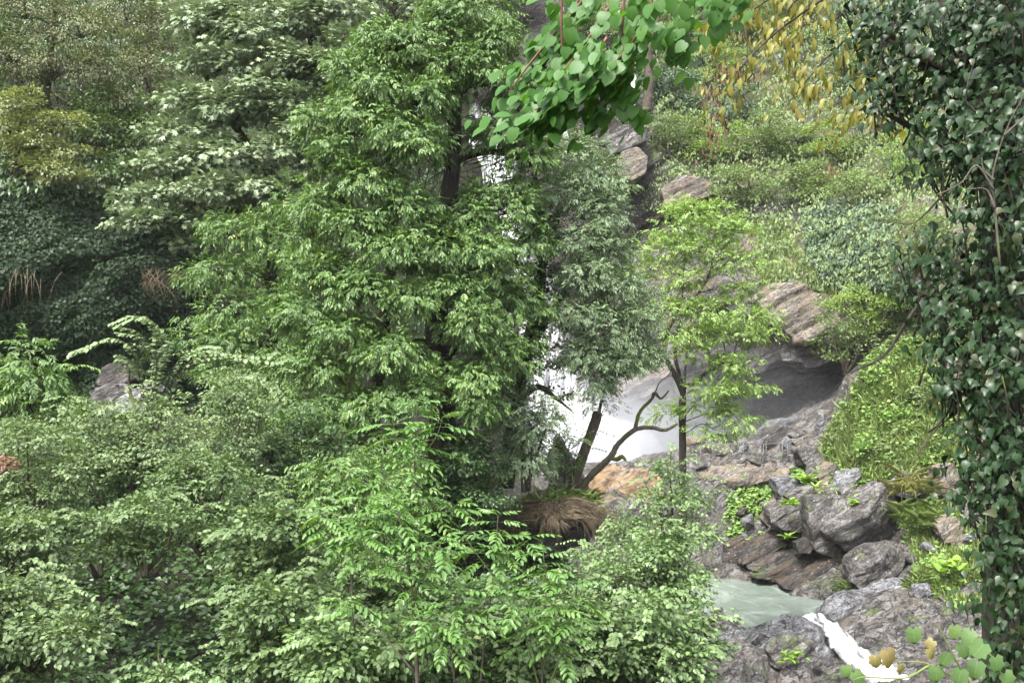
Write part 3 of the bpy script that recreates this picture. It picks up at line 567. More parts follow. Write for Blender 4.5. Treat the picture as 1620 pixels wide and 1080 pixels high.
def stones(label, group, poly, n, s0, s1, y0=44, y1=63):
    pts = np.array(poly, float); k = 0; it = 0
    while k < n and it < 4000:
        it += 1; y = rng.uniform(y0, y1); x = rng.uniform((pts[:, 0].min() - 810) / F * y, (pts[:, 0].max() - 810) / F * y); z = float(H(np.array([x]), np.array([y]))[0]); u, w_ = pix(np.array([x, y, z]))
        if not inpoly(np.array([u]), np.array([w_]), poly)[0]: continue
        o = link('loose_stone', SM[int(rng.integers(6))]); s = rng.uniform(s0, s1); o.location = (x, y, z + s * .12); o.scale = (s, s, s); o.rotation_euler = (rng.normal() * .3, .35 + rng.normal() * .25, rng.uniform(0, 6.28)); tag(o, label, 'stone', group); k += 1
stones('loose angular stone lying on the rubble by the railing', 'stones on the rubble by the railing', [(1095, 690), (1190, 700), (1300, 660), (1345, 640), (1330, 735), (1260, 730), (1100, 745)], 46, .25, .7, 54, 63)
stones('small stone stuck among the plants of the gully', 'stones in the gully', [(1140, 800), (1200, 780), (1330, 750), (1400, 770), (1370, 800), (1260, 800), (1230, 870), (1160, 860)], 34, .3, .9, 46, 57)
stones('small stone lying on the bank beside the slabs', 'stones on the bank by the slabs', [(1390, 880), (1450, 860), (1560, 850), (1570, 960), (1430, 950)], 26, .2, .6, 39, 48)
stones('dark pebble sized stone at the edge of the gravel spit', 'stones on the gravel spit', [(1120, 940), (1165, 940), (1180, 985), (1130, 1000)], 16, .12, .3, 38, 47)
# ------------------------------------------------------------------ leaves
def strip_leaf(xs, ws, shift=None, fold=.16, curl=.14, notch=0.0):
    """leaf blade about the midrib: stations, half widths; gently folded and curled"""
    xs = np.array(xs, float); ws = np.array(ws, float); shift = np.zeros(len(xs)) if shift is None else np.array(shift, float)
    v = []; f = []; n = len(xs)
    for x, w_, s in zip(xs, ws, shift):
        v.append((x, 0, -curl * x * x))
        for sg in (1, -1): v.append((x + s, sg * w_, -curl * (x + s) ** 2 + fold * w_ - .25 * fold * w_ * w_ * 4))
    for i in range(n - 1):
        a, b = 3 * i, 3 * i + 3
        for c0, sg in ((1, 1), (2, -1)):
            q = [(a, b, b + c0), (a, b + c0, a + c0)]
            for t_ in q: f.append(t_[::-1] if sg > 0 else t_)
    return np.array(v), np.array(f)
TPL = {
    'diamond': (np.array([(0, 0, 0), (.45, .5, .08), (1, 0, -.14), (.45, -.5, .08)]), np.array([(0, 2, 1), (0, 3, 2)])),
    'oval': (np.array([(0, 0, 0), (.26, .42, .09), (.68, .36, .03), (1, 0, -.16), (.68, -.36, .03), (.26, -.42, .09)]),
             np.array([(0, 3, 1), (1, 3, 2), (0, 4, 3), (0, 5, 4)])),
    'maple': (np.array([(0, 0, 0), (.12, .52, -.02), (.42, .22, .05), (.80, .46, -.05), (.68, .12, .02), (1, 0, -.12), (.68, -.12, .02), (.80, -.46, -.05), (.42, -.22, .05), (.12, -.52, -.02)]),
              np.array([(0, 2, 1), (0, 4, 2), (2, 4, 3), (0, 5, 4), (0, 6, 5), (0, 8, 6), (6, 8, 7), (0, 9, 8)])),
    'heart': strip_leaf([0, .10, .3, .52, .76, .92, 1.08], [0.12, .40, .50, .46, .30, .13, 0], [-.10, -.10, -.03, 0, 0, 0, 0], fold=.2),
    'ivy': strip_leaf([0, .10, .26, .46, .74, 1.12], [.13, .35, .36, .26, .13, 0], [-.08, -.02, .05, 0, 0, 0], fold=.42, curl=.3),
    'ovate': strip_leaf([0, .2, .45, .75, 1.0], [0.02, .36, .46, .26, 0], fold=.25, curl=.18),
    'lance': strip_leaf([0, .25, .6, 1.0], [0.02, .48, .36, 0], fold=.3, curl=.15),
    'vine': strip_leaf([0, .15, .32, .5, .62, .8, 1.0], [.22, .55, .46, .58, .38, .26, 0], [-.2, -.12, 0, .12, .05, .05, 0], fold=.08, curl=.2),
}
def place(tpl, pos, X, Nn, s, wid=1.0):
    """copies of a leaf template: tip direction X, upper side Nn, length s"""
    tv, tf = TPL[tpl]; X = nrm(X); Y = nrm(np.cross(Nn, X)); Z = np.cross(X, Y); s = s[:, None, None]
    v = pos[:, None] + s * (tv[None, :, 0:1] * X[:, None] + tv[None, :, 1:2] * wid * Y[:, None] + tv[None, :, 2:3] * Z[:, None])
    k = len(tv); f = tf[None] + (np.arange(len(pos)) * k)[:, None, None]
    return v.reshape(-1, 3), f.reshape(-1, 3), k
def rs(n, m=3): return rng.normal(size=(n, m))

# kinds of leafage: tpl, L leaf(let) length, W width, comp leaflets per leaf (0: single), droop, up, pad radius, leaves per pad, flat
SPEC = {}
def spec(name, mat, **k):
    d = dict(tpl='diamond', L=.1, W=.5, comp=0, rach=.25, droop=.3, up=.7, pad=.4, npl=12, flat=.5, jit=.35, bias=.15); d.update(k); d['mat'] = mat; SPEC[name] = d

def leafage(G, pads, pdir, sp, clump=None):
    """fill pads (centres, outward directions) with leaves of kind sp, add them to G"""
    m = len(pads); n = sp['npl']; pr = sp['pad']
    q = rs(m * n); q = nrm(q) * (rng.random((m * n, 1)) ** .45); q[:, 2] *= sp['flat']
    size = np.repeat(rng.uniform(.65, 1.25, m), n)[:, None]
    pd = np.repeat(pdir, n, 0); c = np.repeat(pads, n, 0)
    hor = np.hypot(q[:, 0], q[:, 1])
    pos = c + q * pr * size; pos[:, 2] -= pr * sp['droop'] * .55 * hor ** 2
    out = nrm(pd * .7 + q * 1.0 + rs(m * n) * sp['jit'] * .5)
    X = nrm(out * (1 - sp['droop']) + np.array([0, 0, -1.0]) * sp['droop'] + rs(m * n) * sp['jit'] * .4)
    Nn = nrm(np.array([0, 0, 1.0]) * sp['up'] + out * (1 - sp['up']) + rs(m * n) * sp['jit'])
    tint = np.clip(np.repeat(rng.random(m), n) * .45 + rng.random(m * n) * .55, 0, 1)
    s = sp['L'] * rng.uniform(.7, 1.2, m * n)
    if sp['comp']:
        k = sp['comp']; Y = nrm(np.cross(Nn, X)); PP = []; XX = []; NN = []; SS = []; TT = []
        for i in range(k):
            if i == k - 1: t_, sg, ang = 1.0, 0, 0
            else: t_ = .3 + .65 * (i // 2) / max((k - 1) // 2, 1); sg = 1 if i % 2 else -1; ang = .95
            R_ = sp['rach'] * rng.uniform(.8, 1.15, (m * n, 1))
            p = pos + X * R_ * t_ + np.array([0, 0, -1.0]) * R_ * t_ * t_ * sp['droop'] * .5
            x = nrm(X * math.cos(ang) + Y * math.sin(ang) * sg + np.array([0, 0, -.35 - sp['droop'] * .5]) * (1 if sg else .6) + rs(m * n) * .12)
            PP.append(p); XX.append(x); NN.append(Nn + rs(m * n) * .2); SS.append(s * (.8 if i < 2 else 1)); TT.append(np.clip(tint + rng.normal(size=m * n) * .05, 0, 1))
        pos, X, Nn, s, tint = np.vstack(PP), np.vstack(XX), nrm(np.vstack(NN)), np.concatenate(SS), np.concatenate(TT)
    v, f, k = place(sp['tpl'], pos, X, Nn, s, sp['W'])
    G.add(v, f, tint=np.repeat(tint, k))
def make_pads(c, r, sp, dens=1.0, front=.6, low=-.55):
    area = 4 * PI * ((r[0] * r[1]) ** 1.6 / 3 + (r[0] * r[2]) ** 1.6 / 3 + (r[1] * r[2]) ** 1.6 / 3) ** (1 / 1.6)
    m = max(5, int(1.35 * dens * area / (sp['pad'] ** 2 * 2.2)))
    d = nrm(rs(m * 3)); acc = (d[:, 2] > low + .3 * rng.random(m * 3)) & (rng.random(m * 3) < 1 - front * np.clip(d[:, 1] * .5 + .5, 0, 1)); d = d[acc][:m]
    sd = rng.random() * 50; d = d[(fbm(d * 2.6 + sd, 2) > -.24) | (rng.random(len(d)) < .3)]
    rad = 1 - .55 * rng.random((len(d), 1)) ** 1.6; rad = rad * np.where(rng.random((len(d), 1)) < .16, rng.uniform(1.05, 1.38, (len(d), 1)), 1)
    bump = 1 + .45 * fbm(d * 1.9 + sd + 9, 2)[:, None]
    p = c + d * r * rad * bump
    return p, nrm(d / np.array(r) * np.mean(r))

def tubes_to(G, a, targets, r0, r1, sag=.12, k=4, n=4):
    for t_ in targets:
        mid = (a + t_) / 2 + np.array([0, 0, 1]) * np.linalg.norm(t_ - a) * sag + rs(1)[0] * .06
        G.add(*tube([a, mid, t_], [r0, (r0 + r1) / 2, r1], k, n))
def near_on(path, q, below=.0):
    """point of a polyline closest to q, preferring points lower than it"""
    d = np.linalg.norm(path - q, axis=1) + np.clip(path[:, 2] - q[2] + .2, 0, None) * 1.5
    i = int(np.argmin(d)); return path[i]

LOBE_LABEL = None
def tree(name, label, cat, trunks, lobes, kind, bark='bark', dens=1.0, group=None, twigs=.25, limb_r=.06, front=.6, low=-.55, part='foliage', scale_pads=1.0, rough=.12, base_drop=0):
    """trunks: list of [(px, py, d, radius m)...] from the root up; lobes: (px, py, d, half width px, half height px, half depth m)"""
    sp = SPEC[kind]; tr = []
    for T in trunks:
        pts = np.array([P(a[0], a[1], a[2]) for a in T]); rad = np.array([a[3] for a in T])
        if base_drop: pts = np.vstack([pts[0] - [0, 0, base_drop], pts]); rad = np.append(rad[0] * 1.15, rad)
        tr.append((pts, rad))
    root = thing(name, label, cat, tr[0][0][0], group); off = loc_of(root); allp = []
    for i, (pts, rad) in enumerate(tr):
        v, f = tube(pts, rad, 9, max(10, len(pts) * 6), rough, seed=i * 7 + len(lobes))
        link('trunk' if i == 0 else 'stem', mesh_np('trunk', v - off, f, M[bark], True), root)
        allp.append(resample(pts, rad, 40)[0])
    allp = np.vstack(allp)
    for (px, py, d, a, b, rd) in lobes:
        c = P(px, py, d); r = np.array([a / F * d, rd, b / F * d])
        pads, pd = make_pads(c, r, sp, dens, front, low)
        st = near_on(allp, c); Gb = Geo(); ln = np.linalg.norm(c - st)
        e = c - np.array([0, 0, r[2] * .2]); mid = (st + e) / 2 + np.array([0, 0, .1 * ln]) + rs(1)[0] * .06 * ln
        Gb.add(*tube([st, mid, e], [limb_r * (.7 + .12 * ln), limb_r * .7, limb_r * .4], 6, 8, .1))
        sel = pads[rng.random(len(pads)) < twigs]
        tubes_to(Gb, e, sel, limb_r * .3, .008, .08, 3, 4)
        bo = Gb.obj('branch', M[bark], root, off, True)
        Gf = Geo(); leafage(Gf, pads, pd, sp); Gf.obj(part, M[sp['mat']], bo, off)
    return root

def shrub(name, label, cat, box, d, kind, dens=1.0, group=None, nl=6, rd=None, stems=4, bark='bark', foot=None, seed=None, front=.6, low=-.4, lobes=None, fill=1.0, twigs=.12, extra=None, shoots=0):
    """leafy shrub inside a box of the photograph at depth d, one foliage mesh, a few stems from the foot"""
    x0, y0, x1, y1 = box; sp = SPEC[kind]
    if sp['tpl'] == 'oval' and d > 15.2: sp = dict(sp, tpl='diamond', W=sp['W'] * .85)
    cx_, cy_ = (x0 + x1) / 2, (y0 + y1) / 2; hw, hh = (x1 - x0) / 2, (y1 - y0) / 2
    rd = rd or hw / F * d * .9
    base = P(cx_, y1, d) if foot is None else np.array(foot, float)
    root = thing(name, label, cat, base, group); off = loc_of(root)
    G = Geo(); S = Geo(); cs = []
    if lobes is None:
        lobes = []; tries = 0
        while len(lobes) < nl and tries < 400:
            tries += 1; a, r_ = rng.uniform(0, 2 * PI), math.sqrt(rng.random()) * .72
            qx, qy = cx_ + hw * r_ * math.cos(a), cy_ + hh * r_ * math.sin(a)
            k = .6 if nl <= 3 else (.5 if nl <= 6 else .42)
            if all(math.hypot((qx - l[0]) / hw, (qy - l[1]) / hh) > .42 * (6 / max(nl, 6)) ** .5 for l in lobes):
                dz = rd * rng.uniform(-.6, .6)
                lobes.append((qx, qy, d + dz, hw * k * rng.uniform(.8, 1.25), hh * k * rng.uniform(.75, 1.2), rd * .5))
    for (px, py, dd, a, b, r2) in lobes:
        c = P(px, py, dd); r = np.array([a / F * dd, r2, b / F * dd]); pads, pd = make_pads(c, r, sp, dens * fill, front, low)
        leafage(G, pads, pd, sp); cs.append(c)
        tubes_to(S, c - np.array([0, 0, r[2] * .4]), pads[rng.random(len(pads)) < twigs], .012 * d / 16, .004 * d / 16, .05, 3, 3)
    for i in range(int(shoots)):
        px, py, dd, a, b, r2 = lobes[int(rng.integers(len(lobes)))]; c = P(px, py, dd); r = np.array([a / F * dd, r2, b / F * dd]); dv = nrm(np.array([rng.normal(), rng.normal() * .8 - .5, abs(rng.normal()) * .7 + .15]))
        k = d / 16 * rng.uniform(.35, .8); a_ = c + dv * r * .6; b_ = a_ + dv * k * .6 + np.array([0, 0, .12 * k]); c_ = b_ + nrm(dv * np.array([1, 1, .1])) * k * .5 - np.array([0, 0, .12 * k])
        q, _ = resample([a_, b_, c_], [1, 1, 1], 13); S.add(*tube(q, np.linspace(.006, .002, 13) * d / 16, 3)); T = nrm(np.gradient(q, axis=0)); Y = nrm(np.cross(np.array([0, 0, 1.0]), T) + 1e-6)
        for sg in (1, -1):
            n_ = len(q) - 1; X_ = nrm(T[1:] * .5 + Y[1:] * sg * .8 + np.array([0, 0, -.3]) + rs(n_) * .2); v, f, k_ = place(sp['tpl'], q[1:], X_, nrm(np.array([0, -.25, 1.0]) + rs(n_) * .25), sp['L'] * rng.uniform(.8, 1.25, n_) * (.95 if sp['comp'] == 0 else 1.0), sp['W'])
            G.add(v, f, tint=np.repeat(np.clip(rng.random(n_) * .5 + .4, 0, 1), k_))
    for i in range(max(stems, 1)):
        if cs:
            c = cs[i % len(cs)]; b_ = base + np.array([rng.normal() * .12, rng.normal() * .12, -.1]); r_ = .022 * d / 16 + .004
            S.add(*tube([b_, (b_ + c) / 2 + rs(1)[0] * .12, c], [r_ * 1.5, r_, r_ * .5], 6, 8, .1))
    for c in cs[stems:]:
        b_ = base + (cs[0] - base) * .5; S.add(*tube([b_, (b_ + c) / 2 + rs(1)[0] * .1, c], [.018 * d / 16, .014 * d / 16, .008 * d / 16], 5, 6))
    S.obj('stem', M[bark], root, off, True); G.obj('foliage', M[sp['mat']], root, off)
    return root
# ------------------------------------------------------------------ leaf colours
M['lf_center'] = leaf_mat('fresh_leaf', (.042, .09, .022), (.108, .18, .046), (.19, .26, .065), rough=.46, spec=.36, trans=.25, thue=(1.2, 1.3, .5))
M['lf_grey'] = leaf_mat('grey_green_leaf', (.08, .125, .062), (.14, .198, .10), (.18, .22, .11), rough=.5, trans=.22)
M['lf_lime'] = leaf_mat('lime_leaf', (.12, .19, .05), (.20, .29, .08), (.27, .34, .10), rough=.45, trans=.36, thue=(1.2, 1.3, .5))
M['lf_maple'] = leaf_mat('pale_maple_leaf', (.115, .16, .085), (.19, .24, .13), (.27, .23, .12), rough=.42, spec=.5, trans=.14, thue=(1.05, 1.15, .7))
M['lf_olive'] = leaf_mat('olive_leaf', (.05, .066, .026), (.12, .132, .056), (.19, .16, .07), rough=.55, trans=.22)
M['lf_wood'] = leaf_mat('woodland_leaf', (.035, .062, .02), (.085, .135, .04), (.17, .19, .05), rough=.5, trans=.28)
M['lf_yellowish'] = leaf_mat('yellowish_leaf', (.09, .115, .04), (.17, .19, .075), (.27, .22, .08), rough=.5, trans=.28)
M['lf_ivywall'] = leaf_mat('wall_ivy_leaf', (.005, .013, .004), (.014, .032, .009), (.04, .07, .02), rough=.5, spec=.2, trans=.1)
M['lf_hazel'] = leaf_mat('hazel_leaf', (.042, .075, .026), (.105, .155, .06), (.17, .21, .08), rough=.5, spec=.3, trans=.24)
M['lf_pale'] = leaf_mat('pale_bush_leaf', (.06, .10, .04), (.135, .185, .08), (.22, .24, .10), rough=.5, spec=.32, trans=.25)
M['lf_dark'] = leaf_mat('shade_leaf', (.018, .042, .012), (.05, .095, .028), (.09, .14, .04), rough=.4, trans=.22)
M['lf_sap'] = leaf_mat('sapling_leaf', (.05, .115, .02), (.10, .20, .035), (.15, .25, .05), rough=.35, spec=.5, trans=.35, objvar=False)
M['lf_right'] = leaf_mat('bright_bush_leaf', (.055, .10, .034), (.125, .19, .068), (.18, .24, .085), rough=.42, trans=.24)
M['lf_slope'] = leaf_mat('hillside_leaf', (.07, .11, .04), (.155, .21, .08), (.24, .25, .10), rough=.55, trans=.3)
M['lf_slopelime'] = leaf_mat('light_hillside_leaf', (.10, .16, .04), (.19, .27, .07), (.26, .29, .08), rough=.55, trans=.35)
M['lf_bluegreen'] = leaf_mat('bluish_creeper_leaf', (.05, .085, .05), (.09, .14, .085), (.12, .17, .09), rough=.5, trans=.2)
M['lf_herb'] = leaf_mat('herb_leaf', (.10, .18, .045), (.20, .31, .08), (.32, .33, .10), rough=.5, trans=.3, thue=(1.1, 1.2, .6))
M['lf_grass'] = leaf_mat('grass_blade', (.13, .18, .055), (.23, .29, .09), (.34, .29, .13), rough=.5, trans=.3, thue=(1.1, 1.15, .6))
M['lf_brown'] = leaf_mat('dry_leaf', (.10, .065, .035), (.21, .14, .08), (.28, .2, .1), rough=.6, trans=.2)

spec('center', 'lf_center', L=.115, W=.40, comp=7, rach=.18, droop=.36, up=.6, pad=.36, npl=17, flat=.6)
spec('center2', 'lf_center', L=.12, W=.36, comp=7, rach=.24, droop=.3, up=.66, pad=.40, npl=13, flat=.5)
spec('grey', 'lf_grey', L=.10, W=.34, comp=7, rach=.22, droop=.26, up=.68, pad=.36, npl=14, flat=.5)
spec('lime', 'lf_lime', L=.125, W=.42, comp=7, rach=.26, droop=.2, up=.85, pad=.55, npl=12, flat=.25)
spec('maple', 'lf_maple', tpl='maple', L=.18, W=1.0, droop=.34, up=.6, pad=.48, npl=30, flat=.45, jit=.28)
spec('olive', 'lf_olive', L=.12, W=.5, droop=.35, up=.7, pad=.55, npl=46, flat=.35)
spec('wood', 'lf_wood', L=.15, W=.55, droop=.3, up=.7, pad=.55, npl=44, flat=.4)
spec('yellowish', 'lf_yellowish', L=.13, W=.6, droop=.3, up=.75, pad=.5, npl=36, flat=.35)
spec('hazel', 'lf_hazel', tpl='oval', L=.07, W=.9, droop=.25, up=.7, pad=.24, npl=34, flat=.4)
spec('pale', 'lf_pale', tpl='oval', L=.068, W=.85, droop=.25, up=.7, pad=.24, npl=34, flat=.4)
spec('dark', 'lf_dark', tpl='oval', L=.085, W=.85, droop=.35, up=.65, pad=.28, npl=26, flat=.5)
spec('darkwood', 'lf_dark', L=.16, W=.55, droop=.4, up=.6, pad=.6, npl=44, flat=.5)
spec('right', 'lf_right', tpl='oval', L=.07, W=.85, droop=.3, up=.68, pad=.26, npl=34, flat=.4)
spec('slope', 'lf_slope', L=.20, W=.5, droop=.2, up=.75, pad=.7, npl=40, flat=.35)
spec('slopelime', 'lf_slopelime', L=.20, W=.5, droop=.2, up=.75, pad=.7, npl=40, flat=.35)
spec('bluegreen', 'lf_bluegreen', L=.17, W=.75, droop=.4, up=.5, pad=.6, npl=40, flat=.5)
spec('shootleaf', 'lf_pale', tpl='ovate', L=.14, W=.75, droop=.35, up=.75, pad=.3, npl=10, flat=.3)
spec('ash', 'lf_sap', L=.11, W=.36, comp=9, rach=.30, droop=.28, up=.8, pad=.35, npl=9, flat=.3)
spec('herb', 'lf_herb', tpl='oval', L=.20, W=.9, droop=.15, up=.85, pad=.4, npl=18, flat=.5)

# ------------------------------------------------------------------ upper wood over the ivy wall
tree('woodland_tree', 'brownish olive tree with fine dry looking leaves at the top corner of the wood', 'tree', [[(60, 330, 41, .2), (66, 220, 40, .16), (82, 70, 39.5, .1), (90, -30, 39, .05)]],
     [(40, 20, 38.5, 75, 50, 1.6), (130, 50, 39, 80, 45, 1.6), (20, 90, 38, 70, 40, 1.5), (90, 110, 38.5, 80, 38, 1.5), (-30, -40, 39, 90, 60, 2), (170, 110, 39.5, 60, 40, 1.3)], 'olive', twigs=.5, limb_r=.05)
tree('woodland_tree', 'tall dull green tree with drooping fine sprays above the ivy wall', 'tree', [[(228, 420, 42, .2), (232, 200, 42, .15), (238, 20, 42, .08), (240, -60, 42, .04)]],
     [(200, 20, 41, 70, 60, 1.6), (262, 50, 41.5, 60, 60, 1.6), (220, 110, 40.5, 70, 45, 1.5), (270, 150, 42, 45, 50, 1.3), (170, 165, 40, 60, 40, 1.4), (230, -50, 42, 90, 50, 2)], 'olive', twigs=.4)
tree('woodland_tree', 'yellow green tree with a thin mossy trunk rising in front of the ivy', 'tree', [[(22, 440, 37, .10), (27, 330, 37, .09), (24, 230, 36.8, .07), (40, 170, 36.5, .04)]],
     [(30, 170, 36.4, 50, 30, 1.2), (100, 195, 36.6, 48, 26, 1.1), (55, 230, 36.2, 60, 24, 1.2), (115, 245, 36.3, 40, 20, 1.0), (15, 205, 36, 40, 26, 1), (78, 270, 36.0, 55, 24, 1.0), (110, 285, 36.0, 38, 16, .8)], 'yellowish', bark='bark_moss', twigs=.4)
tree('woodland_tree', 'deep green tree between the olive tree and the pale maple', 'tree', [[(205, 400, 40, .15), (205, 250, 40, .1), (200, 150, 40, .06)]],
     [(170, 210, 39, 48, 40, 1.3), (225, 235, 39.3, 46, 45, 1.3), (200, 280, 38.6, 50, 34, 1.2), (160, 165, 39.5, 50, 30, 1.2), (240, 190, 40, 40, 40, 1.2), (235, 300, 38.5, 30, 30, 1)], 'wood', twigs=.3)
tree('woodland_tree', 'shaded green tree at the edge of the picture beside the mossy trunk', 'tree', [[(-40, 420, 38, .14), (-35, 250, 38, .1), (-30, 120, 38, .06)]],
     [(-10, 150, 37.8, 40, 40, 1.2), (0, 250, 37.6, 40, 40, 1.2), (10, 330, 36.6, 24, 40, .8), (-40, 60, 38, 60, 50, 1.4), (5, 400, 36, 20, 50, .7)], 'wood', twigs=.2)
tree('woodland_tree', 'dark tree with a straight trunk above the pale maple', 'tree', [[(632, 240, 40, .28), (628, 120, 40, .24), (622, 10, 40, .18), (618, -80, 40, .12)]],
     [(560, 10, 39, 50, 45, 1.4), (600, 60, 38.8, 40, 36, 1.2), (660, 20, 39.5, 45, 40, 1.3), (575, 100, 38.5, 40, 30, 1.2), (700, -20, 40, 60, 40, 1.5), (590, -50, 40, 80, 40, 2)], 'maple', bark='bark_dark', twigs=.3, dens=.8)

# ------------------------------------------------------------------ pale maple
tree('maple_tree', 'broad pale maple with grey green lobed leaves lying in flat tiers', 'tree',
     [[(560, 700, 34, .30), (548, 560, 34, .27), (520, 430, 33.6, .24), (470, 330, 33.2, .2), (400, 240, 33, .14), (330, 130, 33, .08), (310, 30, 33, .05)],
      [(520, 430, 33.6, .2), (500, 330, 33.4, .17), (510, 200, 33.2, .12), (490, 60, 33.4, .08), (480, -40, 33.4, .05)],
      [(470, 330, 33.2, .14), (400, 335, 32.6, .11), (320, 330, 32, .07), (230, 335, 31.4, .03)]],
     [(330, 40, 32.5, 60, 40, 1.3), (410, 30, 32.6, 70, 45, 1.4), (500, 40, 32.6, 60, 50, 1.4), (360, 100, 32.2, 60, 30, 1.2), (450, 105, 32, 65, 32, 1.3), (310, 165, 32.4, 50, 26, 1.1),
      (300, 215, 32, 62, 28, 1.2), (380, 175, 31.6, 70, 32, 1.3), (470, 175, 31.6, 60, 36, 1.3), (275, 265, 31.4, 55, 22, 1.1), (350, 250, 31.2, 70, 28, 1.2), (440, 240, 31.2, 62, 30, 1.2), (500, 250, 31.4, 40, 34, 1.1),
      (240, 315, 30.8, 58, 22, 1.0), (320, 305, 30.6, 60, 22, 1.1), (400, 300, 30.8, 50, 24, 1.1), (225, 350, 30.4, 50, 18, .9), (290, 350, 30.4, 50, 18, .9), (460, 300, 31, 40, 24, 1), (310, 385, 31, 36, 14, .7), (540, 130, 32, 40, 40, 1.2), (500, 110, 31.6, 50, 34, 1.1), (540, 210, 31.2, 40, 36, 1.1), (490, 210, 31, 46, 30, 1.1), (420, 140, 31.4, 50, 28, 1.1), (560, 80, 31.8, 46, 30, 1.1), (390, 60, 31.8, 56, 32, 1.2), (500, 320, 30.8, 36, 30, 1), (540, 20, 32.4, 50, 40, 1.2)],
     'maple', bark='bark_moss', twigs=.25, limb_r=.05, front=.5, dens=1.25)

# ------------------------------------------------------------------ ash like tree under the maple
tree('ash_tree', 'dark green fine leaved tree under the pale maple with a short bare bit of trunk', 'tree',
     [[(420, 760, 30, .2), (428, 600, 30, .17), (432, 470, 30, .15), (425, 380, 30, .1), (410, 320, 30, .05)]],
     [(370, 370, 29.6, 60, 36, 1.2), (450, 390, 29.8, 50, 40, 1.2), (350, 430, 29.2, 50, 30, 1.1), (410, 440, 30.4, 46, 26, 1), (370, 490, 28.8, 60, 32, 1.2), (335, 540, 28.6, 46, 28, 1.0), (410, 540, 28.6, 56, 34, 1.1), (460, 480, 29.2, 46, 36, 1.1), (350, 585, 28.2, 46, 26, 1), (440, 590, 28.2, 56, 36, 1.1), (470, 330, 30, 36, 34, 1), (400, 640, 27.6, 60, 34, 1.1), (480, 640, 27.4, 50, 36, 1.1)],
     'center2', bark='bark_dark', twigs=.2)

# ------------------------------------------------------------------ the big tree in the middle
tree('box_elder_tree', 'largest tree, fresh green hanging tufts of leaves round a dark hollow crown', 'tree',
     [[(690, 800, 27.5, .40), (700, 650, 27.4, .34), (690, 500, 27.2, .3), (700, 380, 27, .26), (716, 260, 26.8, .2), (722, 160, 26.8, .14), (730, 60, 26.8, .07)],
      [(580, 760, 27.8, .26), (590, 640, 27.6, .24), (610, 480, 27.4, .2), (620, 330, 27.2, .15), (610, 220, 27, .09)],
      [(700, 380, 27, .17), (740, 350, 26.6, .14), (756, 390, 26.2, .09), (758, 430, 26, .04)],
      [(716, 260, 26.8, .12), (780, 240, 26.8, .08), (840, 260, 26.8, .04)]],
     [(740, 25, 26.4, 70, 34, 1.2), (690, 60, 26.0, 60, 34, 1.2), (780, 70, 26.2, 44, 34, 1.1), (640, 90, 25.8, 50, 34, 1.1), (715, 110, 25.6, 52, 32, 1.1), (775, 130, 25.8, 46, 32, 1.0), (600, 140, 25.6, 50, 34, 1.1),
      (660, 160, 25.2, 52, 34, 1.1), (560, 185, 25.4, 46, 36, 1.1), (615, 215, 25.0, 52, 36, 1.1), (668, 235, 24.9, 38, 40, 1.0), (540, 250, 25.4, 36, 38, 1.0), (585, 290, 24.9, 52, 36, 1.1), (795, 210, 26.4, 44, 40, 1.0), (838, 250, 26.4, 36, 44, 1.0),
      (560, 360, 24.9, 52, 40, 1.1), (640, 330, 25.0, 44, 30, 1.0), (620, 400, 24.7, 50, 40, 1.1), (690, 400, 24.8, 40, 40, 1.0), (745, 345, 25.6, 34, 26, .9), (800, 330, 26, 50, 42, 1.0), (775, 300, 26.2, 30, 30, .7), (790, 430, 25.6, 40, 36, .9), (835, 380, 26.4, 34, 40, .8), (815, 560, 25.4, 34, 40, .8), (840, 480, 26.2, 24, 36, .6), (770, 400, 25.2, 40, 36, 1.0), (520, 430, 25.0, 46, 40, 1.1),
      (575, 460, 24.5, 50, 36, 1.1), (650, 475, 24.5, 46, 36, 1.0), (720, 460, 24.7, 40, 36, 1.0), (480, 500, 25.2, 48, 40, 1.1), (545, 530, 24.6, 50, 36, 1.1), (750, 520, 24.6, 38, 40, 1.0), (625, 560, 24.3, 52, 40, 1.1), (800, 480, 25.6, 32, 50, .9),
      (500, 580, 24.8, 52, 40, 1.1), (660, 620, 24.2, 40, 36, 1.0), (745, 600, 24.5, 32, 40, .9), (765, 640, 24.4, 24, 24, .7), (590, 640, 24.2, 44, 36, 1.0), (530, 650, 24.6, 46, 40, 1.0), (790, 560, 25.0, 30, 36, .8), (560, 720, 24.6, 50, 34, 1.0), (470, 690, 25, 40, 34, 1), (620, 700, 24.4, 36, 30, .8), (560, 120, 25.8, 44, 34, 1.0), (515, 195, 25.6, 34, 34, .9), (610, 70, 26, 44, 30, 1.0), (505, 330, 25.2, 40, 40, 1.0), (480, 425, 25.2, 40, 36, 1.0), (820, 150, 26.4, 30, 36, .8)],
     'center', bark='bark_dark', twigs=.3, limb_r=.055, dens=1.05, base_drop=1)
vn = thing('hanging_vine', 'thin bare vines dangling inside the hollow of the largest tree', 'vine', P(700, 330, 26.6)); g = Geo()
for i in range(46):
    a, b = (rng.uniform(600, 800), rng.uniform(200, 380)); l = rng.uniform(30, 110); d = rng.uniform(26.0, 27.2)
    g.add(*tube([P(a, b, d), P(a + rng.normal() * 8, b + l * .5, d), P(a + rng.normal() * 14, b + l, d)], [.014, .012, .008], 4, 6))
for i in range(60):
    a, b = rng.uniform(700, 860), rng.uniform(190, 330); t_ = rng.uniform(0, PI); l = rng.uniform(14, 50)
    g.add(*tube([P(a, b, 26.9), P(a + math.cos(t_) * l, b + math.sin(t_) * l * .6 - 6, 26.8), P(a + math.cos(t_) * l * 2, b + math.sin(t_) * l * .9, 26.7)], [.016, .011, .005], 4, 5))
g.obj('stem', M['bark_dark'], vn, loc_of(vn), True)
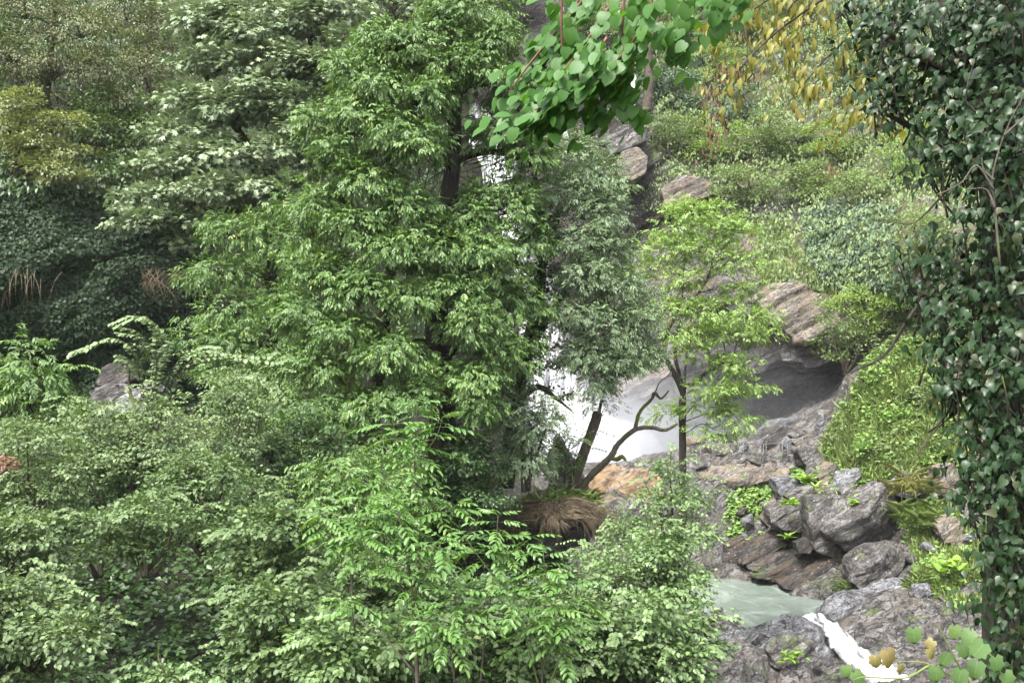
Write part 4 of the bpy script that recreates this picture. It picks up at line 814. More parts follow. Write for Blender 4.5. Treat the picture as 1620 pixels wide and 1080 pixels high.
# dark ivy grown stem between the big tree and the grey tree
tree('ivy_grown_tree', 'slim dark tree overgrown with blackish ivy in front of the falling water', 'tree',
     [[(800, 770, 28, .22), (815, 640, 28, .2), (832, 560, 28, .18), (850, 480, 28, .16), (858, 400, 28, .13), (856, 330, 28, .1), (838, 250, 28, .06)],
      [(832, 560, 28, .12), (870, 500, 28, .09), (900, 450, 28.2, .05)], [(815, 640, 28, .1), (850, 612, 27.6, .08), (880, 630, 27.2, .05), (905, 650, 27, .02)], [(858, 400, 28, .08), (880, 360, 28, .05), (888, 320, 28, .03)]],
     [(800, 410, 27.6, 30, 40, .6), (815, 470, 27.6, 30, 40, .6), (858, 440, 27.8, 24, 50, .6), (840, 530, 27.8, 26, 44, .6), (862, 360, 27.8, 20, 44, .6), (880, 500, 27.8, 26, 36, .6), (820, 620, 27.6, 26, 40, .6), (870, 570, 27.8, 30, 30, .5), (830, 330, 28, 24, 30, .6), (884, 622, 27.2, 28, 14, .35)],
     'dark', bark='bark_dark', dens=.9, twigs=.35, limb_r=.03)

# ------------------------------------------------------------------ slanted broken tree on the knoll and its grey green crown
tree('slanted_tree', 'leaning tree with a jagged broken top and feathery grey green leaves', 'tree',
     [[(902, 786, 28.2, .17), (912, 750, 28.2, .145), (926, 710, 28.2, .13), (940, 672, 28.2, .14), (946, 652, 28.2, .13)],
      [(946, 662, 28.2, .05), (952, 630, 28.2, .035), (958, 590, 28.2, .03), (955, 500, 28.2, .03), (940, 380, 28.2, .02), (920, 270, 28.2, .01)]],
     [(905, 250, 27.8, 42, 34, .9), (940, 280, 27.6, 38, 34, .9), (900, 310, 27.4, 42, 36, .9), (945, 340, 27.4, 40, 36, .9), (910, 380, 27.2, 40, 36, .9), (960, 400, 27.4, 38, 36, .9), (925, 440, 27.1, 44, 36, .9), (975, 460, 27.4, 44, 36, .9), (915, 500, 27.0, 42, 36, .9),
      (965, 520, 27, 46, 34, .9), (1005, 510, 27.4, 36, 36, .9), (925, 560, 27, 44, 30, .9), (985, 570, 27.2, 46, 28, .9), (940, 600, 27.2, 36, 24, .7), (950, 640, 27.6, 14, 14, .3), (1010, 560, 27.4, 34, 26, .8)],
     'grey', bark='bark', twigs=.2, limb_r=.022, dens=1.45)
lt = thing('leaning_branch_tree', 'thin bare crooked trunk forking low on the knoll, mossy branches reaching sideways', 'tree', P(918, 786, 28.1)); o_ = loc_of(lt)
for i, T in enumerate([[(915, 784, 28.1, .11), (930, 758, 28, .095), (952, 736, 27.9, .085), (968, 720, 27.9, .08), (978, 702, 27.9, .07), (1004, 680, 27.8, .06), (1030, 676, 27.7, .055), (1052, 680, 27.6, .05), (1072, 670, 27.6, .03)],
                       [(966, 724, 27.9, .06), (976, 726, 27.8, .06), (984, 722, 27.7, .055), (990, 728, 27.7, .03)],
                       [(1004, 680, 27.8, .05), (1012, 652, 27.8, .045), (1030, 632, 27.8, .04), (1036, 622, 27.8, .05), (1046, 630, 27.8, .03), (1058, 618, 27.8, .018)],
                       [(1036, 622, 27.8, .02), (1044, 604, 27.8, .014), (1060, 590, 27.8, .012), (1058, 570, 27.8, .006)]]):
    v, f = tube([P(*a[:3]) for a in T], [a[3] for a in T], 8, len(T) * 6, .3, seed=i); link('trunk' if i == 0 else 'branch', mesh_np('branch', v - o_, f, M['bark_moss' if i else 'bark'], True), lt)
rm = thing('root_mat', 'tangled brown mat of dead roots and grass spilling over the knoll', 'root mat', P(880, 800, 27)); rm['kind'] = 'stuff'; g = Geo()
for i in range(1500):
    a = rng.uniform(812, 944); t_ = (a - 812) / 132; top = 800 - 11 * math.sin(t_ * PI) - 7 * math.sin(t_ * 11) * t_ - 2; l = rng.uniform(8, 44) * (.6 + .5 * math.sin(t_ * 17)); ln = (t_ - .4) * 50; k = rng.uniform(-24, 24); y0 = top + rng.uniform(0, 34)
    d = 27.3 - 1.0 * math.sin(t_ * PI) - rng.uniform(0, .25) - (y0 - top) * .012
    g.add(*tube([P(a, y0, d + .15), P(a + ln * .4 + k * .5, y0 + l * .25, d - .12), P(a + ln + k, y0 + l, d - .1)], [.009, .008, .004], 3, 4), tint=np.full(14, 0))
g.a = {}; g.obj('root_strand', M['dry'], rm, loc_of(rm))
g = Geo()
for i in range(700):
    a = rng.uniform(815, 950); y0 = 792 + rng.normal() * 10 + (a - 880) ** 2 * .003; l = rng.uniform(10, 26); d = 27.0 - .6 * math.sin((a - 812) / 132 * PI); k = rng.normal() * 12
    v, f, kk = place('diamond', P(a, y0, d)[None], nrm(np.array([[rng.normal() * .8, -.5, rng.normal() * .5 + .1]])), nrm(rs(1)), np.array([l / F * d]), .07); g.add(v, f, tint=np.full(kk, rng.random()))
g.obj('grass_strand', M['lf_grass'], rm, loc_of(rm))

# ------------------------------------------------------------------ bright lime tree by the pool
tree('lime_green_tree', 'bright yellow green airy tree with a slim mossy trunk by the plunge pool', 'tree',
     [[(1080, 740, 37.6, .13), (1079, 690, 37.6, .11), (1078, 640, 37.6, .10), (1080, 622, 37.6, .10), (1066, 590, 37.5, .09), (1052, 560, 37.4, .075), (1054, 530, 37.4, .06), (1076, 480, 37.4, .05), (1082, 420, 37.4, .03), (1090, 350, 37.4, .012)],
      [(1080, 622, 37.6, .08), (1074, 590, 37.7, .07), (1068, 555, 37.8, .06), (1080, 500, 37.8, .045), (1120, 440, 37.8, .03), (1130, 380, 37.8, .012)],
      [(1080, 622, 37.6, .07), (1100, 606, 37.2, .055), (1122, 586, 37, .06), (1150, 575, 36.8, .045), (1180, 590, 36.6, .02)], [(1084, 600, 37.6, .035), (1086, 560, 37.6, .03), (1090, 510, 37.4, .015)]],
     [(1100, 335, 37, 36, 16, .9), (1130, 355, 37, 40, 20, 1), (1075, 360, 37, 32, 18, .9), (1160, 370, 36.8, 30, 12, .8), (1050, 395, 36.8, 34, 16, .9), (1110, 395, 36.6, 40, 18, 1), (1160, 415, 36.6, 36, 14, .9), (1030, 425, 36.8, 28, 12, .8), (1085, 440, 36.4, 30, 12, .8), (1180, 455, 36.4, 28, 12, .8),
      (1060, 485, 36.4, 36, 12, .9), (1120, 490, 36.2, 48, 16, 1), (1180, 500, 36.2, 40, 14, .9), (1085, 525, 36, 44, 12, .9), (1140, 530, 36, 50, 14, 1), (1195, 525, 36.2, 28, 12, .8), (1110, 560, 36.4, 34, 10, .7), (1165, 575, 36, 40, 12, .8), (1130, 612, 36.4, 44, 12, .9), (1180, 605, 36.2, 28, 10, .7), (1120, 645, 36.6, 44, 12, .9), (1160, 660, 36.2, 30, 12, .8), (1060, 655, 37, 24, 10, .6), (1130, 678, 36.4, 36, 8, .7)],
     'lime', bark='bark_dark', twigs=.2, limb_r=.02, dens=1.85, low=-.8, front=.3, base_drop=2.5)

# ------------------------------------------------------------------ ivy over the wall and other wall creepers: uncountable
def cliff_cover(name, label, poly, n, kind, L, lift=.12, out=.55, box=None, dens_noise=0.0, W=.9, tpl='oval', group=None):
    """leaves hanging all over a stretch of the gorge wall that shows inside the polygon"""
    sp_m = M[kind]; pts = np.array(poly, float); out_p = []
    a = pts.min(0); b = pts.max(0); k = 0
    dmid = float(on_cliff(*pts.mean(0))[1])
    while k < n:
        x = (rng.uniform(a[0], b[0], 20000) - 810) / F * dmid * 1.15 if False else rng.uniform((a[0] - 840) / F * dmid, (b[0] - 780) / F * dmid, 20000)
        z = rng.uniform(CZ - (b[1] - 540) / F * dmid * 1.1 - 1, CZ - (a[1] - 540) / F * dmid * 1.1 + 1, 20000)
        y = D(x, z); p = np.stack([x, y, z], 1); u, v_ = pix(p); ok = inpoly(u, v_, poly)
        if dens_noise: ok &= fbm(p * .55, 3) > rng.uniform(-.5, .1, len(p)) * 1.0 - .25 + dens_noise * .3
        out_p.append(p[ok]); k += int(ok.sum())
        if len(out_p) > 40: break
    p = np.vstack(out_p)[:n]; e = .3
    nx = (D(p[:, 0] + e, p[:, 2]) - D(p[:, 0] - e, p[:, 2])) / (2 * e); nz = (D(p[:, 0], p[:, 2] + e) - D(p[:, 0], p[:, 2] - e)) / (2 * e)
    nn = nrm(np.stack([nx, -np.ones(len(p)), nz], 1) * np.array([.5, 1, .5]))
    clump = np.clip(.5 + .9 * fbm(p * 1.1 + 5, 3), 0, 1)
    pos = p + nn * (lift * (rng.random(len(p)) + 1.6 * clump))[:, None]
    Xd = nrm(np.array([0, 0, -1.0]) + nn * .35 + rs(len(p)) * .5); Nd = nrm(nn * out + np.array([0, 0, 1.0]) * (1 - out) + rs(len(p)) * .3)
    v, f, k_ = place(tpl, pos, Xd, Nd, L * rng.uniform(.65, 1.2, len(p)), W)
    o = link(name, mesh_np(name, v, f, sp_m, False, {'tint': np.repeat(np.clip(rng.random(len(p)) * .7 + clump * .3, 0, 1), k_)}))
    return tag(o, label, None, None, 'stuff')
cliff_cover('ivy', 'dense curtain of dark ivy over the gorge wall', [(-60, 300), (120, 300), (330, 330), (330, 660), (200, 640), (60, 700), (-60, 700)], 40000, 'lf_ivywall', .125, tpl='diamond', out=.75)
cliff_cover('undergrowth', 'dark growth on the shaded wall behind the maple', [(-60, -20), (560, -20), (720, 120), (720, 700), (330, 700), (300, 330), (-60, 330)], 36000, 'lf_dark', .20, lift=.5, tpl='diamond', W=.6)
cliff_cover('creeper', 'blue green creeper hanging over the cliff beside the pale rock nose', [(1270, 340), (1330, 320), (1420, 330), (1430, 460), (1330, 465), (1280, 420)], 6500, 'lf_bluegreen', .20, lift=.3, tpl='diamond', W=.75)
cliff_cover('cliff_plants', 'mixed low plants growing all over the sunny cliff', [(1010, -20), (1640, -20), (1640, 560), (1440, 560), (1340, 480), (1220, 460), (1190, 380), (1130, 330), (1060, 290), (1040, 200), (1000, 110)], 30000, 'lf_slope', .30, lift=.6, dens_noise=.3, tpl='diamond', W=.45, out=.35)
cliff_cover('dry_cliff_grass', 'straw coloured grass on the ledges over the pale rock nose', [(1180, 370), (1230, 340), (1290, 420), (1330, 450), (1380, 490), (1300, 470), (1210, 450)], 4200, 'lf_grass', .34, lift=.2, dens_noise=.3, tpl='diamond', W=.12, out=.3)
cliff_cover('moss_plants', 'sparse green plants clinging round the upper rocks', [(930, 60), (1060, 90), (1080, 330), (1010, 340), (1040, 240), (960, 180)], 2600, 'lf_slope', .22, lift=.2, dens_noise=.3, tpl='diamond', W=.45, out=.35)
# ------------------------------------------------------------------ thicket below the camera, from the far bushes to the near ones
shrub('arching_shrub', 'shrub with long arching shoots of pale leaves in front of the ivy wall', 'shrub', (150, 490, 290, 640), 23, 'pale', nl=3, dens=.3, stems=3,
      lobes=[(235, 560, 23, 34, 16, .4), (250, 600, 23, 40, 20, .5), (205, 585, 23, 20, 12, .3)])
def shoot(G, S, path, n, L, kind='shootleaf', r=.012):
    """an arching shoot with leaves in two rows"""
    sp = SPEC[kind]; q, rr = resample(np.array(path), np.linspace(r, .003, len(path)), n); S.add(*tube(q, rr, 5)); T = nrm(np.gradient(q, axis=0)); Y = nrm(np.cross(np.array([0, 0, 1.0]), T) + 1e-6)
    for sg in (1, -1):
        p = q[2:]; X_ = nrm(T[2:] * .5 + Y[2:] * sg * .8 + np.array([0, 0, -.45]) + rs(len(p)) * .18); Nn = nrm(np.array([0, -.35, 1.0]) + rs(len(p)) * .25)
        v, f, k = place(sp['tpl'], p, X_, Nn, L * rng.uniform(.75, 1.15, len(p)), sp['W']); G.add(v, f, tint=np.repeat(np.clip(rng.random(len(p)) * .5 + .35, 0, 1), k))
ar = [o for o in sc.objects if o.name == 'arching_shrub'][0]; oo = loc_of(ar); G = Geo(); S = Geo()
for pth in ([(232, 640), (245, 560), (240, 510), (205, 497), (172, 508)], [(236, 640), (250, 570), (225, 530), (195, 520)], [(225, 640), (215, 560), (180, 535), (140, 548), (118, 556)], [(240, 640), (262, 560), (258, 530), (235, 505)],
            [(240, 650), (258, 590), (268, 560), (272, 548)], [(236, 650), (225, 600), (205, 570), (190, 566)], [(250, 640), (280, 575), (320, 552), (342, 555)], [(260, 640), (300, 580), (350, 565), (390, 570), (440, 575), (456, 572)], [(300, 660), (350, 600), (400, 590), (440, 610), (452, 622)]):
    for j in range(2):
        j_ = rng.normal(size=2) * 5; d = 23 + rng.normal() * .3; shoot(G, S, [P(a + j_[0] * i / 3, b + j_[1] * i / 3, d - .1 * i) for i, (a, b) in enumerate(pth)], 26, .135)
S.obj('shoot', M['bark'], ar, oo, True); G.obj('arching_leaves', M['lf_pale'], ar, oo)

SH = 1.3
def sh(label, box, d, kind, dens=1.0, nl=6, **k):
    k.setdefault('low', -.75); k.setdefault('twigs', .06)
    if d < 28: k.setdefault('shoots', nl * 3)
    return shrub(k.pop('name', 'shrub'), label, k.pop('cat', 'shrub'), box, d, kind, dens=dens * SH, nl=nl, **k)
sh('pinnate leaved sapling standing against the ivy wall', (-10, 520, 110, 720), 20, 'center2', .9, 6, name='sapling', cat='sapling', bark='bark_dark')
sh('yellow flecked bush with loose pale sprays under the arching shrub', (270, 590, 460, 760), 21, 'yellowbush' if 'yellowbush' in SPEC else 'pale', .9, 7)
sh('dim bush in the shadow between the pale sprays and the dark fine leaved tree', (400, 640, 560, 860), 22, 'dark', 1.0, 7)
sh('pale silvery bush below the grey rocks', (90, 620, 300, 800), 18, 'pale', 1.0, 8)
sh('pale bush with a few red brown leaves at the edge of the thicket', (-50, 650, 150, 860), 17, 'pale', 1.0, 8)
sh('rounded yellow green bush in the middle of the thicket', (230, 680, 400, 870), 17, 'hazel', 1.0, 7)
sh('bush with yellowing rounded leaves hanging in the dark gap', (330, 740, 480, 900), 18.5, 'yellowleaf' if 'yellowleaf' in SPEC else 'hazel', .7, 6)
sh('hazel bush over the black hollow', (120, 780, 330, 900), 15.5, 'hazel', 1.0, 8)
sh('light green bush at the edge over the bottom pale bush', (-60, 800, 130, 960), 15, 'pale', 1.0, 7)
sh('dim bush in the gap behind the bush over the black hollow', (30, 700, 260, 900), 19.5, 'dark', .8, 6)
sh('dark low bush between the two trunks of the largest tree', (680, 640, 800, 780), 28.6, 'darkwood', 1.0, 6)
sh('large pale bush filling the bottom corner', (-90, 890, 165, 1130), 13, 'pale', 1.05, 10)
sh('broad hazel bush with big round leaves beside the black hollow', (345, 800, 520, 985), 14.5, 'hazel', 1.0, 8)
sh('leafy hazel bush low down by the tall sapling', (360, 900, 560, 1110), 13, 'hazel', 1.0, 9)
sh('low dark bramble inside the black hollow', (180, 1000, 380, 1120), 15.5, 'dark', .45, 5, shoots=0)
sh('fresh green nettles under the black hollow', (230, 1050, 390, 1130), 12.8, 'right', .5, 5)
sh('feathery light green bush behind the tall sapling', (440, 700, 640, 900), 19, 'center2', 1.0, 8)
sh('shady fine leaved bush against the foot of the largest tree', (560, 700, 700, 860), 23, 'center2', .8, 7, bark='bark_dark')
sh('grey green drooping bush hanging over the bank by the white water', (780, 610, 885, 770), 26, 'grey', 1.1, 7)
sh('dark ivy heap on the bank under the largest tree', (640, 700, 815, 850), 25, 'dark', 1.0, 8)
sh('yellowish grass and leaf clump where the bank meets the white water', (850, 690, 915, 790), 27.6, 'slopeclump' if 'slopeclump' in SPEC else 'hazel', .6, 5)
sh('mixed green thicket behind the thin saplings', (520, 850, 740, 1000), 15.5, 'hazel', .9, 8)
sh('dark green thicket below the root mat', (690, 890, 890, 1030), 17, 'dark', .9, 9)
sh('bright thicket at the bottom between the saplings', (460, 960, 720, 1130), 12, 'right', .95, 10)
sh('dull green bush along the bottom edge under the thin saplings', (680, 940, 900, 1130), 12.6, 'hazel', .95, 10)
sh('round leaved bush climbing to the root mat', (890, 850, 1010, 980), 19, 'right', 1.0, 7)
sh('upright bright bush with its tip in front of the orange rock hump', (1000, 720, 1120, 880), 19, 'right', 1.0, 6,
   lobes=[(1060, 745, 19, 26, 22, .35), (1080, 790, 18.8, 38, 26, .45), (1040, 790, 18.9, 32, 26, .4), (1100, 840, 18.6, 46, 32, .5), (1030, 840, 18.8, 44, 30, .5), (985, 850, 18.8, 34, 30, .4)])
sh('big leafy bush overhanging the pool', (940, 830, 1130, 1000), 17, 'right', 1.05, 10, shoots=20)
sh('bush at the bottom edge beside the gravel and the rock chute', (950, 950, 1150, 1130), 14.5, 'right', 1.05, 11, shoots=22)
sh('leafy bush between the dark thicket and the pool bush', (850, 920, 1010, 1120), 14, 'hazel', 1.0, 9)

# ------------------------------------------------------------------ shrubs and small trees on the sunny side of the gorge
hill = [('lowest light green shrub leaning out over the rock bosses', (1020, 180, 1120, 260), 'slope', 2), ('dark green shrub beside the dead trunk', (1010, 110, 1110, 190), 'bluegreen', 2),
        ('lime coloured shrub high on the cliff beside the linden leaves', (1090, 60, 1180, 150), 'slopelime', 3), ('shaded shrub under the reddish seed bunches', (1130, 130, 1210, 220), 'bluegreen', 3),
        ('pale feathery shrub above the slabby rock shelf', (1090, 190, 1190, 290), 'slopelime', 3), ('wide green shrub spreading under the yellow branch', (1170, 170, 1290, 270), 'slope', 4),
        ('shrub hanging down beside the rock shelf', (1120, 260, 1230, 340), 'slope', 4), ('tangled shrub below the wide green shrub', (1220, 250, 1330, 340), 'slope', 4),
        ('lime shrub half hidden by the hanging yellow leaves', (1280, 180, 1390, 270), 'slopelime', 5), ('fine leaved shrub next to the blue green creeper', (1310, 270, 1420, 350), 'slope', 5),
        ('shrub at the top of the cliff over the lime shrub', (1180, -10, 1300, 80), 'slope', 4), ('tall cliff top shrub seen through the yellow branch', (1290, 40, 1420, 170), 'slope', 5),
        ('cliff top bush over the dead trunk', (1030, -20, 1120, 60), 'slopelime', 3), ('small bush on the cliff edge above the white trickle', (900, -10, 1010, 70), 'slope', 2),
        ('bush among the ivy tendrils above the creeper', (1390, 200, 1500, 320), 'slopelime', 6), ('shrub at the edge of the creeper towards the ivy tree', (1400, 340, 1500, 450), 'slope', 6),
        ('light shrub below the creeper with a mossy bough across it', (1320, 450, 1430, 540), 'slopelime', 5), ('sapling sprays over the edge of the dark hollow', (1290, 500, 1380, 590), 'slope', 5),
        ('green bush at the mouth of the dark hollow', (1280, 590, 1350, 650), 'slope', 4), ('shrub at the top of the grassy slope', (1400, 470, 1510, 570), 'slope', 5),
        ('rusty dead shrub on the ledge by the creeper', (1290, 265, 1325, 300), 'rustleaf', 4)]
spec('rustleaf', 'lf_brown', L=.18, W=.4, droop=.4, up=.6, pad=.5, npl=30, flat=.5)
for lb, bx, kd, lift in hill:
    c = on_cliff((bx[0] + bx[2]) / 2, (bx[1] + bx[3]) / 2); d = c[1] - 1.0 - .12 * lift
    sh(lb, bx, d, kd, .75, 6, rd=1.4, stems=3, name='cliff_shrub', low=-.3)
dt = thing('dead_trunk', 'broken brown dead trunk standing on the upper cliff', 'dead trunk', P(1024, 170, 71)); 
v, f = tube([P(1024, 176, 71.2), P(1027, 130, 71), P(1025, 68, 70.8)], [.34, .30, .22], 9, 24, .4); link('trunk', mesh_np('trunk', v - loc_of(dt), f, M['bark'], True), dt)
v, f = tube([P(1027, 110, 71), P(1034, 96, 70.8), P(1038, 90, 70.7)], [.1, .06, .03], 6, 8, .3); link('branch', mesh_np('branch', v - loc_of(dt), f, M['bark'], True), dt)

# ------------------------------------------------------------------ herbs and grass on the slope and between the boulders
def ground_cover(name, label, poly, n, mat, L, W, tpl, up=.8, h=.25, dens=.0, clumpf=.8, y0=36, y1=62, lean=.3):
    pts = np.array(poly, float); acc = []; k = 0; it = 0
    e_ = [(q_ - 810) / F * y_ for q_ in (pts[:, 0].min(), pts[:, 0].max()) for y_ in (y0, y1)]; xr = (min(e_) - .5, max(e_) + .5)
    while k < n and it < 60:
        it += 1; x = rng.uniform(*xr, 15000); y = rng.uniform(y0, y1, 15000); z = H(x, y); p = np.stack([x, y, z], 1); u, v_ = pix(p); ok = inpoly(u, v_, poly)
        if dens: ok &= fbm(p * clumpf, 3) > dens - .35 + rng.uniform(-.12, .12, len(p))
        acc.append(p[ok]); k += int(ok.sum())
    p = np.vstack(acc)[:n]; m = len(p)
    cl = np.clip(.5 + 1.0 * fbm(p * np.array([1.3, 1.3, .3]) + 7, 3), 0, 1)
    pos = p + np.array([0, 0, 1.0]) * (h * rng.random(m) * (.4 + 1.2 * cl))[:, None]
    if tpl == 'blade':
        Xd = nrm(np.array([0, -.15, 1.0]) + rs(m) * lean * 1.2); Nd = nrm(rs(m) * np.array([1, 1, .2])); t_ = 'diamond'; pos = p
    else:
        a = rs(m) * np.array([1, 1, .25]); Xd = nrm(a); Nd = nrm(np.array([0, -.25, 1.0]) * up + rs(m) * lean); t_ = tpl
    v, f, k_ = place(t_, pos, Xd, Nd, L * rng.uniform(.55, 1.25, m), W)
    return tag(link(name, mesh_np(name, v, f, M[mat], False, {'tint': np.repeat(np.clip(rng.random(m) * .6 + cl * .4, 0, 1), k_)})), label, kind='stuff')
ground_cover('slope_herbs', 'bright yellow green herbs covering the steep bank', SLOPE, 14000, 'lf_herb', .24, .9, 'oval', h=.5, dens=.22, clumpf=.9)
ground_cover('slope_weeds', 'darker weeds in patches on the steep bank', SLOPE, 5000, 'lf_slope', .34, .4, 'diamond', h=.6, dens=.5, clumpf=.7)
ground_cover('slope_grass', 'long soft grass between the herbs of the steep bank', SLOPE, 10000, 'lf_grass', .7, .05, 'blade', lean=.5)
ground_cover('undergrowth', 'dark low growth on the soil beneath the thicket', [(-60, 640), (700, 700), (900, 860), (1020, 900), (1100, 1140), (-60, 1140)], 30000, 'lf_dark', .16, .7, 'diamond', h=.5, y0=10, y1=31)
SP2 = [(1430, 790), (1480, 770), (1530, 760), (1570, 800), (1580, 950), (1520, 965), (1450, 930), (1440, 880), (1425, 840)]
ground_cover('bank_herbs', 'leafy herbs and grass among the stones under the ivy tree', SP2, 7000, 'lf_herb', .20, .9, 'oval', h=.3, dens=.25, y0=38)
ground_cover('bank_grass', 'tufts of grass among the stones under the ivy tree', SP2, 6000, 'lf_grass', .5, .05, 'blade', dens=.2, lean=.5, y0=38)
SP3 = [(1150, 790), (1190, 770), (1240, 770), (1240, 800), (1225, 850), (1270, 870), (1190, 870), (1150, 850)]
ground_cover('gully_herbs', 'green plants growing down the gully under the ledge', SP3, 2600, 'lf_herb', .20, .85, 'oval', h=.3, dens=.2, y0=46)
SP4 = [(1250, 745), (1300, 735), (1420, 760), (1400, 790), (1340, 800), (1290, 790), (1250, 790)]
ground_cover('boulder_herbs', 'green plants between the upper boulders', SP4, 3000, 'lf_herb', .22, .8, 'oval', h=.3, dens=.1, y0=46)

# plants that stand out singly
def rosette(name, label, cat, px, py, d, n, L, W, tpl, mat, spread=.9, h=.0, droop=.35, group=None, leafname='leaf'):
    """a plant of arching leaves from one foot, every leaf a part"""
    b = P(px, py, d); r = thing(name, label, cat, b, group); tv, tf = TPL[tpl]; vv = tv.copy(); vv[:, 1] *= W; vv[:, 2] -= droop * vv[:, 0] ** 2
    me = mesh_np(leafname, vv, tf, M[mat], False, {'tint': np.full(len(vv), .5), 'leafco': tv})
    for i in range(n):
        a = i * 2.4 + rng.normal() * .3; e = rng.uniform(.35, 1.2); X_ = np.array([math.cos(a) * math.cos(e) * spread, math.sin(a) * math.cos(e) * spread, math.sin(e)]); X_ /= np.linalg.norm(X_)
        Nn = nrm(np.array([-math.cos(a) * math.sin(e), -math.sin(a) * math.sin(e), math.cos(e)]) + rs(1)[0] * .2); Y_ = nrm(np.cross(Nn, X_)); Z_ = np.cross(X_, Y_); s = L * rng.uniform(.7, 1.15)
        o = link(leafname, me, r); o.matrix_local = Matrix(((X_[0] * s, Y_[0] * s, Z_[0] * s, rng.normal() * h), (X_[1] * s, Y_[1] * s, Z_[1] * s, rng.normal() * h), (X_[2] * s, Y_[2] * s, Z_[2] * s, abs(rng.normal()) * h), (0, 0, 0, 1)))
    return r
M['lf_fern'] = leaf_mat('fern_leaf', (.10, .19, .025), (.18, .28, .045), rough=.5, trans=.35, objvar=True)
M['lf_tuft'] = leaf_mat('tuft_blade', (.20, .20, .11), (.30, .29, .16), rough=.6, trans=.3, objvar=True)
M['lf_tuftg'] = leaf_mat('green_tuft_blade', (.13, .19, .07), (.21, .27, .10), rough=.6, trans=.3, objvar=True)
rosette('fern', 'bright fern with long fronds in the gully under the jutting slab', 'fern', 1276, 762, 53.2, 16, .95, .22, 'lance', 'lf_fern')
rosette('fern', 'second fern lower in the gully beside the rusty topped boulder', 'fern', 1290, 774, 52, 12, .7, .22, 'lance', 'lf_fern')
rosette('leafy_plant', 'small bright green plant on top of the hollow boulder', 'plant', 1250, 800, 49.4, 16, .38, .8, 'oval', 'lf_fern', h=.12)
rosette('leafy_plant', 'low leafy plant above the wedge boulder', 'plant', 1354, 800, 48.4, 14, .36, .8, 'oval', 'lf_fern', h=.2)
rosette('leafy_plant', 'large leaved plant growing on the near bank below the brown stone', 'plant', 1500, 905, 43, 22, .42, .9, 'oval', 'lf_fern', h=.25)
rosette('leafy_plant', 'yellow green plant on the rock slab beside the cascade', 'plant', 1250, 1046, 36.9, 22, .34, .5, 'oval', 'lf_fern', h=.16)
rosette('grass_tuft', 'tuft of dry straw coloured grass on the grey capped stone', 'grass tuft', 1440, 780, 48.6, 120, .95, .035, 'diamond', 'lf_tuft', h=.3, droop=.5, leafname='blade')
rosette('grass_tuft', 'pale tuft of grass beside the rounded blocky boulder', 'grass tuft', 1450, 930, 43.5, 70, .55, .04, 'diamond', 'lf_tuftg', h=.15, droop=.4, leafname='blade')
rosette('grass_tuft', 'green grass tuft hanging beneath the dry tuft', 'grass tuft', 1450, 830, 47.4, 120, .9, .035, 'diamond', 'lf_tuftg', h=.35, droop=.5, leafname='blade')
rosette('grass_tuft', 'grass tuft at the foot of the slanted broken tree', 'grass tuft', 922, 796, 27.2, 90, .42, .035, 'diamond', 'lf_tuftg', h=.12, droop=.5, leafname='blade')
rosette('fern', 'green fern below the hollow boulder at the pool rocks', 'fern', 1246, 852, 49.6, 14, .6, .25, 'lance', 'lf_fern')
rosette('grass_tuft', 'bright moss and grass patch at the water edge of the slabs', 'grass tuft', 1340, 940, 46.4, 90, .45, .05, 'diamond', 'lf_tuftg', h=.3, droop=.6, leafname='blade')

# railing by the spray
ra = thing('railing', 'thin metal pipe railing on the ledge by the spray', 'railing', P(1180, 735, 56.6)); o_ = loc_of(ra)
posts = [(1108, 742, 704), (1128, 738, 704), (1131, 738, 703), (1153, 736, 702), (1176, 734, 700), (1208, 734, 702), (1212, 733, 702), (1238, 730, 700), (1246, 734, 702), (1270, 722, 690)]
tops = []
for (x, yb, yt) in posts:
    a, b = P(x, yb + 3, 56.6), P(x, yt, 56.6); v, f = tube([a, b], [.022, .022], 8, 3); link('post', mesh_np('post', v - o_, f, M['rail'], True), ra); tops.append(b)
for k in (0, .5):
    pts = [b - np.array([0, 0, 1.0 * k]) for b in tops]; v, f = tube(pts, [.018] * len(pts), 6); link('rail', mesh_np('rail', v - o_, f, M['rail'], True), ra)
v, f = tube([P(1112, 738, 56.5), P(1130, 722, 56.5)], [.025, .025], 6, 3); link('brace', mesh_np('brace', v - o_, f, M['rail'], True), ra)

M['lf_red'] = leaf_mat('reddened_leaf', (.08, .03, .018), (.15, .06, .035), (.2, .1, .05), rough=.5, trans=.3)
spec('red', 'lf_red', tpl='ovate', L=.06, W=.6, droop=.45, up=.5, pad=.16, npl=12, flat=.6)
for lb_, bx in (('sprig of red brown leaves poking out of the pale edge bush', (-8, 722, 20, 742)), ):
    shrub('red_sprig', lb_, 'sprig', bx, 15.6, 'red', nl=2, dens=.8, stems=1, twigs=.5, rd=.12)
def dry(label, px, py, w_, h_, n, lift=.8):
    c = on_cliff(px, py); d = c[1] - lift; r_ = thing('dry_stalks', label, 'dead stems', P(px, py + h_, d)); r_['kind'] = 'stuff'; g = Geo()
    for i in range(n):
        a, b = px + rng.normal() * w_ * .5, py + rng.uniform(-.2, .3) * h_; l = h_ * rng.uniform(.5, 1.2); e = rng.normal() * w_ * .25
        g.add(*tube([P(a, b, d + .2), P(a + e * .5, b + l * .3, d - .1), P(a + e, b + l, d - .05)], [.007, .006, .004], 3, 5))
    g.obj('stalk', M['dry'], r_, loc_of(r_))
dry('bundle of dry stems hanging below the yellow green tree', 70, 285, 80, 50, 60, .3); dry('mat of dead stems drooping over the ivy curtain', 225, 430, 190, 40, 130, .3); dry('few dry stems dangling at the edge of the ivy by the mossy trunk', 20, 430, 50, 50, 26, .3)

